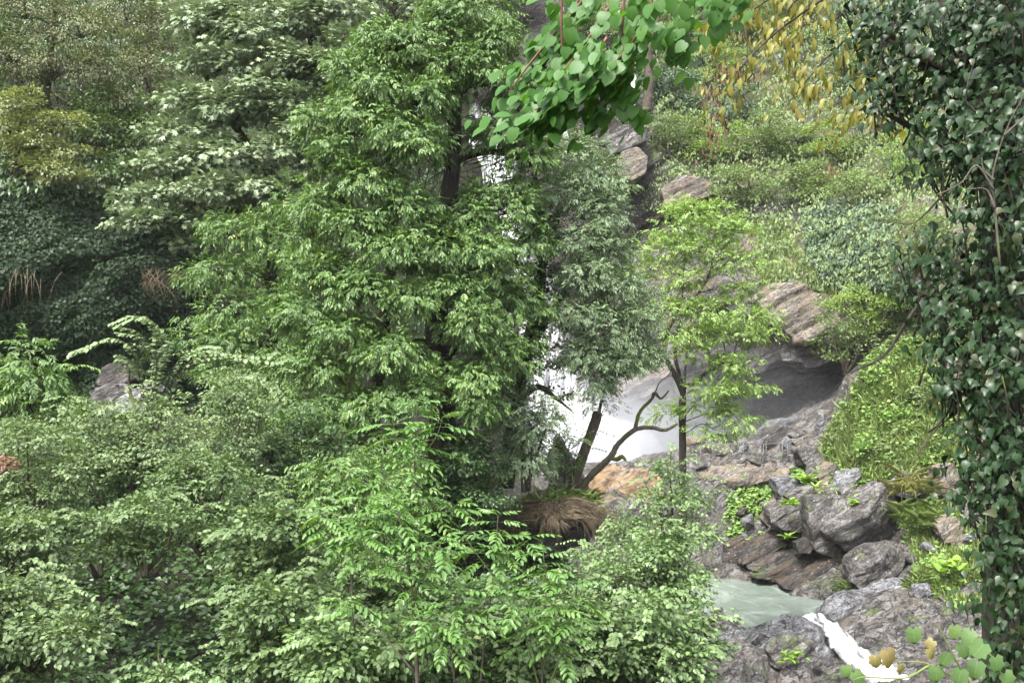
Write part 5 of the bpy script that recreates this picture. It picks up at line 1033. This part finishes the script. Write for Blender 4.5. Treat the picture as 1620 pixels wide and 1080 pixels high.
for lb_, bx in (('leafy clump high on the steep bank near the mossy bough', (1375, 565, 1430, 610)), ('round green clump halfway down the steep bank', (1400, 640, 1450, 680)), ('broad leaved clump at the lower edge of the steep bank', (1345, 690, 1395, 730)), ('dark weed clump on the steep bank beside the ivy', (1455, 590, 1510, 640))):
    c = on_ground((bx[0] + bx[2]) / 2, bx[3] - 6, 40, 66); sh(lb_, bx, c[1], 'herb' if 'dark' not in lb_ else 'slope', .8, 4, name='herb_clump', cat='plant', stems=2, low=-.2, rd=.8)
# ------------------------------------------------------------------ near things, every large leaf its own part
M['lf_linden'] = leaf_mat('linden_leaf', (.028, .085, .012), (.048, .125, .02), (.10, .19, .03), rough=.45, spec=.28, trans=.45, veins=True, objvar=True, thue=(1.5, 1.6, .4))
M['lf_ivy'] = leaf_mat('ivy_leaf', (.005, .015, .004), (.014, .038, .009), (.07, .04, .014), rough=.38, spec=.22, trans=.12, veins=True, objvar=True)  # ivy's own dark green, lowered further to carry shade of an unbuilt canopy
M['lf_ivym'] = leaf_mat('ivy_mass_leaf', (.005, .015, .004), (.014, .038, .009), (.07, .04, .014), rough=.38, spec=.22, trans=.12, veins=True)  # same canopy shade worked into the leaf colour
M['lf_yellow'] = leaf_mat('yellow_leaf', (.10, .11, .02), (.23, .205, .04), (.22, .12, .05), rough=.45, trans=.35, objvar=True, thue=(1.2, 1.2, .5))
M['lf_yellowm'] = leaf_mat('yellow_mass_leaf', (.07, .09, .02), (.20, .19, .04), (.22, .12, .05), rough=.45, trans=.35, thue=(1.2, 1.2, .5))
M['lf_ash'] = leaf_mat('ash_leaf', (.045, .105, .02), (.09, .175, .035), (.13, .21, .05), rough=.38, spec=.45, trans=.35, objvar=True)
M['lf_vine'] = leaf_mat('vine_leaf', (.05, .10, .03), (.095, .16, .045), (.15, .2, .06), rough=.5, trans=.35, veins=True, objvar=True)
M['lf_vinebrown'] = leaf_mat('browned_vine_leaf', (.13, .10, .03), (.17, .16, .05), (.2, .1, .05), rough=.55, trans=.3, veins=True, objvar=True)
M['seed'] = plain_mat('dry_seed', (.07, .034, .018), var=.4)

def tpl_mesh(name, tpl, mat, W=1.0, twist=0.0, droop=0.0):
    v, f = TPL[tpl]; v = v.copy(); co = v.copy(); v[:, 1] *= W; v[:, 2] -= droop * v[:, 0] ** 2; v[:, 2] += twist * v[:, 1] * v[:, 0] * 2
    return mesh_np(name, v, f, M[mat], True, {'tint': np.full(len(v), .5), 'leafco': co})
def xf(p, X_, Nn, s):
    X_ = X_ / np.linalg.norm(X_); Y_ = np.cross(Nn, X_); Y_ /= np.linalg.norm(Y_); Z_ = np.cross(X_, Y_)
    return Matrix(((X_[0] * s, Y_[0] * s, Z_[0] * s, p[0]), (X_[1] * s, Y_[1] * s, Z_[1] * s, p[1]), (X_[2] * s, Y_[2] * s, Z_[2] * s, p[2]), (0, 0, 0, 1)))

# linden spray hanging into the top of the view
lb = thing('linden_branch', 'leafy spray of heart shaped green leaves hanging in from the top edge', 'branch', P(990, -80, 5)); o_ = loc_of(lb)
lm = [tpl_mesh('leaf', 'heart', 'lf_linden', 1.0, t_, dr) for t_, dr in ((0, .05), (.12, .15), (-.12, .2), (.05, -.05))]
TW = [([(1010, -60), (935, 55), (880, 125), (835, 170), (800, 188)], 5.0, 34, 0), ([(965, -60), (900, 30), (855, 88), (822, 135)], 5.2, 28, 0), ([(990, -60), (985, 40), (977, 100), (985, 150), (1000, 185)], 4.9, 30, .35),
      ([(890, -60), (888, 40), (890, 120), (878, 175), (868, 200)], 5.1, 28, .15), ([(1045, -60), (1025, 20), (990, 80), (945, 120), (905, 150)], 4.8, 32, .2), ([(1105, -60), (1085, 10), (1074, 55), (1072, 90)], 4.9, 20, 1),
      ([(1160, -60), (1140, 0), (1124, 40)], 5.0, 16, 1), ([(1190, -60), (1172, -15), (1160, 5)], 5.1, 9, 1), ([(960, 60), (925, 115), (880, 155), (825, 185)], 4.9, 26, 0), ([(1020, -60), (1010, 40), (1000, 100), (960, 150), (945, 185)], 5.1, 30, .3),
      ([(945, 95), (900, 150), (850, 185), (828, 198)], 5.0, 20, .1), ([(985, 105), (955, 155), (920, 185)], 5.0, 18, .1), ([(880, 50), (835, 105), (803, 150)], 5.2, 20, 0), ([(930, -60), (915, 0), (880, 60), (850, 110)], 5.3, 24, 0), ([(1060, -60), (1050, 0), (1035, 60)], 5.2, 16, .8)]
nleaf = 0
for pth, d, n, hang in TW:
    pts = np.array([P(a, b, d + .05 * i) for i, (a, b) in enumerate(pth)]); q, rr = resample(pts, np.linspace(.008, .002, len(pts)), n + 6)
    v, f = tube(q, rr, 5); link('twig', mesh_np('twig', v - o_, f, M['twig_red'], True), lb); T = nrm(np.gradient(q, axis=0))
    for i in range(4, n + 6):
        if nleaf >= 298: break
        sg = 1 if i % 2 else -1; hz = np.clip(hang + rng.normal() * .18, 0, 1); side = nrm(np.cross(T[i], np.array([0, -.4, 1.0])))
        X0 = T[i] * .6 + side * sg * .7 + np.array([-.35, 0, -.25]); X1 = np.array([rng.normal() * .35, rng.normal() * .2, -1.0])
        N0 = nrm(np.array([-.25, -.62, .75]) + rs(1)[0] * .22); N1 = nrm(np.array([rng.normal() * .45, -1.0, .25 + rng.normal() * .2]))
        Xd = X0 * (1 - hz) + X1 * hz; Nn = N0 * (1 - hz) + N1 * hz; p = q[i] + side * sg * .025 + np.array([0, 0, -.015]) + rs(1)[0] * .012
        o = link('leaf', lm[int(rng.integers(4))], lb); o.matrix_local = xf(p - o_, Xd, Nn, .062 * rng.uniform(.6, 1.25)); nleaf += 1

LV = []
for pth, d, n, hang in TW:
    pts = np.array([P(a, b, d + .15) for a, b in pth]); q, _ = resample(pts, np.ones(len(pts)), n); LV.append(q[4:] + rs(n - 4) * np.array([.07, .05, .05]))
LV = np.vstack([l_ + rs(len(l_)) * .03 for l_ in LV + LV]); m = len(LV); v, f, kk = place('heart', LV - o_, nrm(np.array([-.5, -.1, -.8]) + rs(m) * .3), nrm(np.array([-.3, -.5, .8]) + rs(m) * .35), .066 * rng.uniform(.6, 1.2, m))
o = link('leaf_mass', mesh_np('leaf_mass', v, f, leaf_mat('linden_mass_leaf', (.028, .085, .012), (.048, .125, .02), (.10, .19, .03), rough=.45, spec=.28, trans=.45, thue=(1.5, 1.6, .4)), True, {'tint': np.repeat(rng.random(m), kk)}), lb); o['kind'] = 'stuff'

# ivy covered tree at the edge
it = thing('ivy_clad_tree', 'near tree trunk and boughs swallowed by glossy dark ivy', 'tree', P(1650, 1500, 5.9)); o_ = loc_of(it)
for i, (T, nm) in enumerate([([(1650, 1500, 5.9, .3), (1640, 1000, 5.9, .27), (1625, 600, 5.9, .25), (1610, 250, 5.9, .22), (1600, -150, 5.9, .18)], 'trunk'),
                       ([(1612, 300, 5.9, .1), (1560, 160, 5.9, .09), (1500, 60, 5.9, .075), (1472, -40, 5.9, .06)], 'branch'), ([(1540, 120, 5.9, .06), (1450, 90, 5.9, .04), (1380, 40, 6, .02), (1340, 10, 6, .01)], 'branch'),
                       ([(1618, 450, 5.9, .05), (1540, 440, 5.8, .035), (1470, 460, 5.8, .02), (1440, 480, 5.8, .008)], 'branch'), ([(1612, 330, 5.9, .06), (1540, 260, 5.9, .04), (1460, 210, 5.9, .025), (1400, 180, 5.9, .01)], 'branch'),
                       ([(1630, 800, 5.9, .05), (1570, 740, 5.7, .03), (1510, 770, 5.6, .012)], 'branch'), ([(1625, 620, 5.9, .05), (1560, 560, 5.7, .03), (1490, 600, 5.7, .01)], 'branch')]):
    v, f = tube([P(*a[:3]) for a in T], [a[3] for a in T], 10, len(T) * 7, .25, seed=i); link(nm, mesh_np(nm, v - o_, f, M['bark_dark' if i == 0 else 'bark'], True), it)
LB = [(1590, 40, 5.55, 100, 120, .45, 1), (1480, 50, 5.75, 80, 80, .3, .8), (1400, 30, 5.9, 55, 50, .22, .7), (1440, 140, 5.8, 62, 50, .22, .75), (1560, 210, 5.5, 85, 110, .4, 1), (1480, 235, 5.7, 50, 52, .22, .6), (1590, 380, 5.4, 70, 130, .4, 1), (1475, 420, 5.7, 56, 40, .2, .7), (1448, 465, 5.8, 26, 26, .12, .8),
      (1525, 500, 5.5, 66, 60, .28, .85), (1540, 600, 5.4, 50, 70, .26, .9), (1605, 600, 5.3, 60, 120, .36, 1), (1550, 720, 5.4, 44, 56, .22, .9), (1528, 770, 5.4, 30, 26, .15, .8), (1602, 790, 5.3, 52, 110, .3, 1), (1592, 930, 5.3, 40, 90, .26, .9), (1612, 1050, 5.2, 44, 60, .26, 1), (1420, 90, 5.9, 40, 30, .2, .7), (1362, 40, 6.0, 40, 44, .2, .55), (1395, 150, 5.9, 36, 40, .2, .5), (1490, 620, 5.6, 22, 24, .12, .7)]
spec('ivy', 'lf_ivym', tpl='ivy', L=.085, W=1.0, droop=.5, up=.35, pad=.13, npl=9, flat=.7, jit=.4)
PP = []; DD = []
for (px, py, d, a, b, rd, dn) in LB:
    pd_, dd_ = make_pads(P(px, py, d), np.array([a / F * d, rd, b / F * d]), SPEC['ivy'], dn * 2.2, .6, -1.2); PP.append(pd_); DD.append(dd_)
pads, pdir = np.vstack(PP), np.vstack(DD); n = SPEC['ivy']['npl']; m = len(pads) * n
pos = np.repeat(pads, n, 0) + rs(m) * .055; out = np.repeat(pdir, n, 0)
face = nrm(out * .7 + np.array([-.35, -.45, .62]) + rs(m) * .34); Xd = nrm(np.array([-.45, -.25, -.8]) + rs(m) * .45); sz = .055 * rng.uniform(.4, 1.2, m)
u, v_ = pix(pos); shown = (u > 5) & (u < 1615) & (v_ > 5) & (v_ < 1075)
score = np.where(shown, sz / pos[:, 1] * np.abs((face * nrm(-pos + np.array([0, 0, CZ]))).sum(1)) - .012 * (pos[:, 1] - 5.0) * sz, -1); top_i = np.argsort(-score)[:300]
iv = thing('ivy', 'glossy dark green ivy growing thickly over the near tree', 'ivy', P(1610, 1100, 5.4)); o_ = loc_of(iv)
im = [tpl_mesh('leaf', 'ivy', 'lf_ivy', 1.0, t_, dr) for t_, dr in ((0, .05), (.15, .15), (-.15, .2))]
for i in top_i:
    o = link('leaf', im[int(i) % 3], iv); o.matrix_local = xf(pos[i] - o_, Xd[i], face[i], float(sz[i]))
k_ = np.ones(m, bool); k_[top_i] = False
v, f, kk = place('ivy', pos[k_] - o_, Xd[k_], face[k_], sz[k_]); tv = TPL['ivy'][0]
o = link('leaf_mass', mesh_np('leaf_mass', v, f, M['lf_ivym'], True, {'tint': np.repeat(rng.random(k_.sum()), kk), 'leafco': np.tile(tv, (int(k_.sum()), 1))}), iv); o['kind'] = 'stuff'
g = Geo()
for i in rng.choice(len(pads), 260, False):
    a = pads[i]; b = a + np.array([.05 * rng.normal() + .10, .12, -.25]) ; g.add(*tube([b, (a + b) / 2 + rs(1)[0] * .04, a], [.006, .005, .003], 4, 5))
g.obj('ivy_stem', M['bark'], iv, o_, True)
bt = thing('bare_twig', 'forked bare reddish twig standing against the glossy ivy', 'twig', P(1590, 420, 5.0)); o_ = loc_of(bt)
for T in [[(1582, 420), (1574, 330), (1570, 280), (1590, 210), (1625, 140)], [(1572, 285), (1556, 268), (1553, 250)], [(1588, 215), (1615, 190), (1635, 170)], [(1574, 330), (1560, 300), (1530, 300)], [(1572, 300), (1545, 262), (1520, 290), (1480, 310)]]:
    v, f = tube([P(a, b, 4.95 + .02 * i) for i, (a, b) in enumerate(T)], np.linspace(.006, .0025, len(T)), 6, 16, .15); link('branch', mesh_np('branch', v - o_, f, M['bark'], True), bt)
for i, (T, lb_) in enumerate([([(1500, 300), (1450, 350), (1420, 352), (1390, 345)], 'thin curved twig drooping from the ivy in front of the creeper'), ([(1470, 460), (1440, 500), (1400, 560), (1345, 590)], 'mossy bough reaching from the ivy over the bright slope'),
                              ([(1530, 640), (1480, 680), (1450, 720), (1430, 760)], 'thin twig bending down in front of the bright slope'), ([(1560, 620), (1500, 600), (1460, 640), (1420, 680)], 'leafless twig crossing above the bright slope')]):
    t_ = thing('bough' if i == 1 else 'drooping_twig', lb_, 'branch', P(*T[0], 5.7)); d = 5.7 if i != 1 else 9.0
    if i == 1: t_.location = [float(x) for x in P(*T[0], d)]
    v, f = tube([P(a, b, d) for a, b in T], np.linspace(.006 if i != 1 else .02, .002 if i != 1 else .005, len(T)), 6, 22, .3, seed=i); link('stem', mesh_np('stem', v - loc_of(t_), f, M['bark_dark' if i == 1 else 'bark'], True), t_)
    for j in range(3):
        a, b = T[1 + j % (len(T) - 1)]; v, f = tube([P(a, b, d), P(a - 14 + 5 * j, b + 18, d - .03), P(a - 30 + 14 * j, b + 46, d - .05)], [.003 * d / 5.7, .002 * d / 5.7, .001 * d / 5.7], 4, 8); link('side_twig', mesh_np('side_twig', v - loc_of(t_), f, M['bark'], True), t_)

# branch of yellowing hanging leaves
yb = thing('yellowing_branch', 'branch of drooping olive and yellow leaves beside the ivy', 'branch', P(1440, -90, 8)); o_ = loc_of(yb)
YT = [[(1440, -90), (1330, -20), (1230, 50), (1170, 110), (1150, 140)], [(1400, -90), (1290, -40), (1200, 10), (1140, 60)], [(1450, -60), (1370, 30), (1300, 100), (1250, 160)], [(1460, -30), (1400, 60), (1360, 130), (1330, 200)], [(1380, -90), (1260, 0), (1240, 60), (1260, 130)],
      [(1480, 0), (1430, 90), (1400, 140), (1370, 190)], [(1330, -90), (1230, -40), (1160, 10), (1120, 40)]]
yl = [tpl_mesh('leaf', 'lance', 'lf_yellow', .36, t_, .25) for t_ in (0, .2)]
LP = []
for j, pth in enumerate(YT):
    pts = np.array([P(a, b, 7.6 + .12 * ((j * 3) % 5)) for a, b in pth]); q, rr = resample(pts, np.linspace(.012, .003, len(pts)), 40); v, f = tube(q, rr, 5); link('twig', mesh_np('twig', v - o_, f, M['bark_dark'], True), yb)
    for i in range(5, 40):
        for s_ in range(3):
            LP.append(q[i] + rs(1)[0] * np.array([.10, .08, .06]) + np.array([0, 0, -.08 * rng.random()]))
LP = np.array(LP); m = len(LP); Xd = nrm(np.array([-.25, 0, -1.0]) + rs(m) * .28); Nn = nrm(np.array([-.5, -.8, .5]) + rs(m) * .5); sz = .105 * rng.uniform(.6, 1.15, m)
u, v_ = pix(LP); score = np.where((u > 0) & (u < 1620) & (v_ > 0), sz / LP[:, 1], -1); ti = np.argsort(-score)[:280]
for i in ti: o = link('leaf', yl[int(i) % 2], yb); o.matrix_local = xf(LP[i] - o_, Xd[i], Nn[i], float(sz[i]))
k_ = np.ones(m, bool); k_[ti] = False; v, f, kk = place('lance', LP[k_] - o_, Xd[k_], Nn[k_], sz[k_], .36)
o = link('leaf_mass', mesh_np('leaf_mass', v, f, M['lf_yellowm'], True, {'tint': np.repeat(rng.random(k_.sum()), kk)}), yb); o['kind'] = 'stuff'
for (a, b, n_) in [(1168, 112, 34), (1150, 118, 30), (1125, 136, 28), (1135, 160, 14), (1140, 195, 16), (1128, 212, 18), (1116, 228, 8), (1186, 120, 14)]:
    g = Geo()
    for i in range(n_):
        p = P(a + rng.normal() * 9, b + rng.normal() * 9, 7.7 + rng.normal() * .05); v, f, kk = place('diamond', p[None], nrm(np.array([[rng.normal() * .3, rng.normal() * .3, -1.0]])), nrm(rs(1)), np.array([.06]), .3); g.add(v, f)
    a0 = P(a, b - 26, 7.7); g.add(*tube([a0, P(a, b, 7.7)], [.003, .002], 3, 3)); g.obj('seed_bunch', M['seed'], yb, o_)['kind'] = 'stuff'

# ash saplings in front, each compound leaf a part
def compound_mesh(n, L, ll, W, droop, mat, sweep=.25):
    G = Geo(); pts = np.array([[t_ * L, 0, -droop * L * t_ * t_] for t_ in np.linspace(0, 1, 6)]); G.add(*tube(pts, np.linspace(.0035, .0015, 6), 3)); G.a = {}
    nv = len(G.v[0]); tint = [np.zeros(nv)]; lc = [np.zeros((nv, 3))]
    for i in range(n):
        if i == n - 1: t_, sg, a = 1.0, 0, 0.0
        else: t_ = .3 + .68 * (i // 2) / ((n - 1) // 2); sg = 1 if i % 2 else -1; a = 1.05 - sweep * t_
        p = np.array([[t_ * L, 0, -droop * L * t_ * t_]]); X_ = np.array([[math.cos(a), sg * math.sin(a), -.28 - droop * t_]]) + rs(1) * .07
        v, f, k = place('lance', p, X_, np.array([[0, 0, 1.0]]) + rs(1) * .15, np.array([ll * rng.uniform(.85, 1.1) * (.8 if i < 2 else 1)]), W); G.add(v, f); tint.append(np.full(k, .5)); lc.append(TPL['lance'][0])
    return mesh_np('leaf', np.vstack(G.v), np.vstack(G.f), M[mat], False, {'tint': np.concatenate(tint), 'leafco': np.vstack(lc)})
CM = [compound_mesh(n, .34, .125, .36, dr, 'lf_ash') for n, dr in ((9, .25), (11, .35), (7, .2), (9, .45))]
def sapling(label, stems, name='ash_sapling', scale=1.0):
    """stems: polylines [(px,py,d)...] with base radius; rings: how many leaf pairs along the upper part of every stem"""
    b = P(*stems[0][0][0]); r = thing(name, label, 'sapling', b); o_ = loc_of(r); cnt = 0
    for si, (pth, r0, np_, t0) in enumerate(stems):
        pts = np.array([P(*a) for a in pth]); q, rr = resample(pts, np.linspace(r0, r0 * .3, len(pts)), 40); v, f = tube(q, rr, 7, None, .1); link('stem' if si == 0 else 'branch', mesh_np('stem', v - o_, f, M['bark' if si == 0 else 'twig_green'], True), r)
        for i in range(np_):
            t_ = t0 + (1 - t0) * i / max(np_ - 1, 1); k = min(int(t_ * 39), 39); a0 = i * PI / 2 + rng.normal() * .25 + si
            for s_ in ((0, PI) if i < np_ - 1 else (0, PI * .66, PI * 1.33)):
                a = a0 + s_ + rng.normal() * .2; el = rng.uniform(-.1, .35) + (.35 if i == np_ - 1 else 0); X_ = np.array([math.cos(a) * math.cos(el), math.sin(a) * math.cos(el), math.sin(el)])
                Nn = nrm(np.array([0, 0, 1.0]) + rs(1)[0] * .18); o = link('leaf', CM[int(rng.integers(4))], r); o.matrix_local = xf(q[k] - o_, X_, Nn, scale * rng.uniform(.7, 1.2) * (1 - .25 * (t_ > .9))); cnt += 1
    return r
sapling('ash sapling with the tallest thin stem in front of the ivy heap', [([(664, 900, 12.6), (659, 800, 12.6), (656, 720, 12.6), (660, 640, 12.6)], .016, 14, .30), ([(659, 838, 12.6), (640, 815, 12.4), (618, 800, 12.3)], .007, 5, .5), ([(659, 836, 12.6), (690, 822, 12.5), (720, 800, 12.4)], .007, 6, .5), ([(657, 760, 12.6), (630, 700, 12.5), (620, 660, 12.5)], .007, 6, .3), ([(657, 740, 12.6), (690, 690, 12.5), (700, 660, 12.5)], .007, 6, .3)])
sapling('ash sapling with a straight brown stem rising from the bottom edge', [([(664, 1160, 11), (657, 1010, 11), (651, 930, 11), (640, 860, 11), (628, 800, 11)], .026, 12, .45), ([(668, 1050, 11), (672, 1000, 11), (658, 950, 10.8), (645, 915, 10.7)], .014, 6, .3), ([(652, 940, 11), (690, 880, 10.9), (700, 850, 10.8)], .009, 7, .3), ([(655, 1040, 11), (610, 1000, 10.9), (560, 960, 10.8), (540, 950, 10.8)], .008, 6, .6), ([(651, 930, 11), (590, 880, 10.9), (570, 840, 10.8)], .009, 8, .3), ([(640, 870, 11), (600, 830, 11), (580, 790, 11)], .008, 6, .3)])
sapling('slim dark stemmed ash sapling below the root mat', [([(760, 1080, 11.4), (768, 1000, 11.4), (778, 930, 11.4), (784, 870, 11.4), (788, 815, 11.4)], .013, 12, .45), ([(780, 910, 11.4), (750, 870, 11.3), (735, 845, 11.3)], .007, 6, .3), ([(782, 890, 11.4), (815, 870, 11.3), (840, 850, 11.3)], .007, 6, .3)])
sapling('cluster of ash shoots behind the bottom bush beside the pool bush', [([(858, 1150, 11), (858, 1010, 11), (864, 930, 11), (860, 880, 11)], .013, 10, .4), ([(856, 1100, 11), (830, 1000, 10.9), (815, 940, 10.8)], .009, 8, .4), ([(862, 1100, 11), (900, 1000, 10.9), (905, 930, 10.8)], .009, 9, .35), ([(858, 1060, 11), (878, 990, 10.8), (880, 960, 10.8)], .007, 6, .3)], scale=1.05)
sapling('light yellow green ash sapling over the hazel bush', [([(560, 1010, 12), (556, 900, 12), (560, 820, 12), (552, 740, 12)], .014, 13, .3), ([(558, 880, 12), (520, 840, 11.9), (505, 810, 11.9)], .007, 7, .3), ([(558, 860, 12), (600, 800, 11.9), (605, 760, 11.9)], .007, 7, .3)])
sapling('short ash shoot low between the thin saplings', [([(722, 1120, 10.6), (716, 1030, 10.6), (722, 980, 10.6), (726, 940, 10.6)], .011, 10, .3), ([(718, 1040, 10.6), (690, 1000, 10.5), (680, 975, 10.5)], .006, 6, .3)])
bt = thing('bare_twig', 'long bare twig slanting down to the brown sapling stem', 'twig', P(655, 1062, 10.9))
v, f = tube([P(655, 1062, 10.9), P(610, 1010, 10.8), P(572, 985, 10.7), P(548, 955, 10.7)], [.009, .007, .005, .003], 6, 20, .15); link('stem', mesh_np('stem', v - loc_of(bt), f, M['bark_grey'], True), bt)

# vine sprig at the bottom corner
vg = thing('vine_sprig', 'vine sprig with broad toothed leaves, one browned at the edges, over the cascade', 'vine', P(1560, 1120, 4.6)); o_ = loc_of(vg)
for T in [[(1580, 1130), (1520, 1080), (1470, 1050), (1420, 1045)], [(1560, 1120), (1510, 1040), (1490, 1000), (1480, 985)], [(1600, 1100), (1570, 1040), (1540, 1000)], [(1470, 1052), (1430, 1072), (1370, 1070), (1350, 1075)]]:
    v, f = tube([P(a, b, 4.6) for a, b in T], np.linspace(.006, .002, len(T)), 6, 18); link('stem', mesh_np('stem', v - o_, f, M['twig_green'], True), vg)
vm = tpl_mesh('leaf', 'vine', 'lf_vine', 1.0, .1, .1); vb = tpl_mesh('leaf', 'vine', 'lf_vinebrown', 1.0, -.15, .3)
for (a, b, s, br, nx, nz) in [(1445, 1005, 30, 0, 0, .4), (1402, 1042, 36, 1, .2, .5), (1384, 1046, 24, 1, -.5, .8), (1476, 1020, 20, 1, .2, 1.2), (1470, 1034, 22, 1, 0, .8), (1338, 1062, 24, 0, 0, .9), (1352, 1074, 30, 0, 0, .9), (1520, 1028, 34, 0, .3, .5), (1536, 1008, 28, 0, -.3, .6), (1556, 1030, 34, 0, .1, .5), (1500, 1044, 26, 0, .5, .8), (1480, 1066, 30, 0, 0, 1), (1545, 1060, 34, 0, -.2, .6), (1575, 1050, 30, 0, .2, .5), (1520, 1070, 30, 0, .1, .8), (1510, 1000, 26, 0, .1, .5), (1590, 1075, 30, 0, 0, .5), (1425, 1058, 18, 1, .3, 1.0)]:
    o = link('leaf', vb if br else vm, vg); o.matrix_local = xf(P(a, b - s * .35, 4.6 + rng.normal() * .05) - o_, nrm(np.array([rng.normal() * .5, -.2, -1.0])), nrm(np.array([nx, -1.0, nz])), s / F * 4.6 * .8)
    if br: o['label'] = 'browned vine leaf'
# ------------------------------------------------------------------ damp air of the gorge
bm = bmesh.new(); bmesh.ops.create_cube(bm, size=1.0); me = bpy.data.meshes.new('haze'); bm.to_mesh(me); bm.free()
hz = link('haze', me); hz.scale = (340, 340, 80); hz.location = (0, 0, 20); tag(hz, 'thin damp haze filling the gorge', kind='stuff')
m, t, out = new_mat('haze_air'); vn_ = N(t, 'ShaderNodeVolumePrincipled', Density=.00013, Anisotropy=.0); vn_.inputs['Color'].default_value = (.95, .97, 1, 1)
t.links.new(vn_.outputs[0], out.inputs['Volume']); me.materials.append(m)
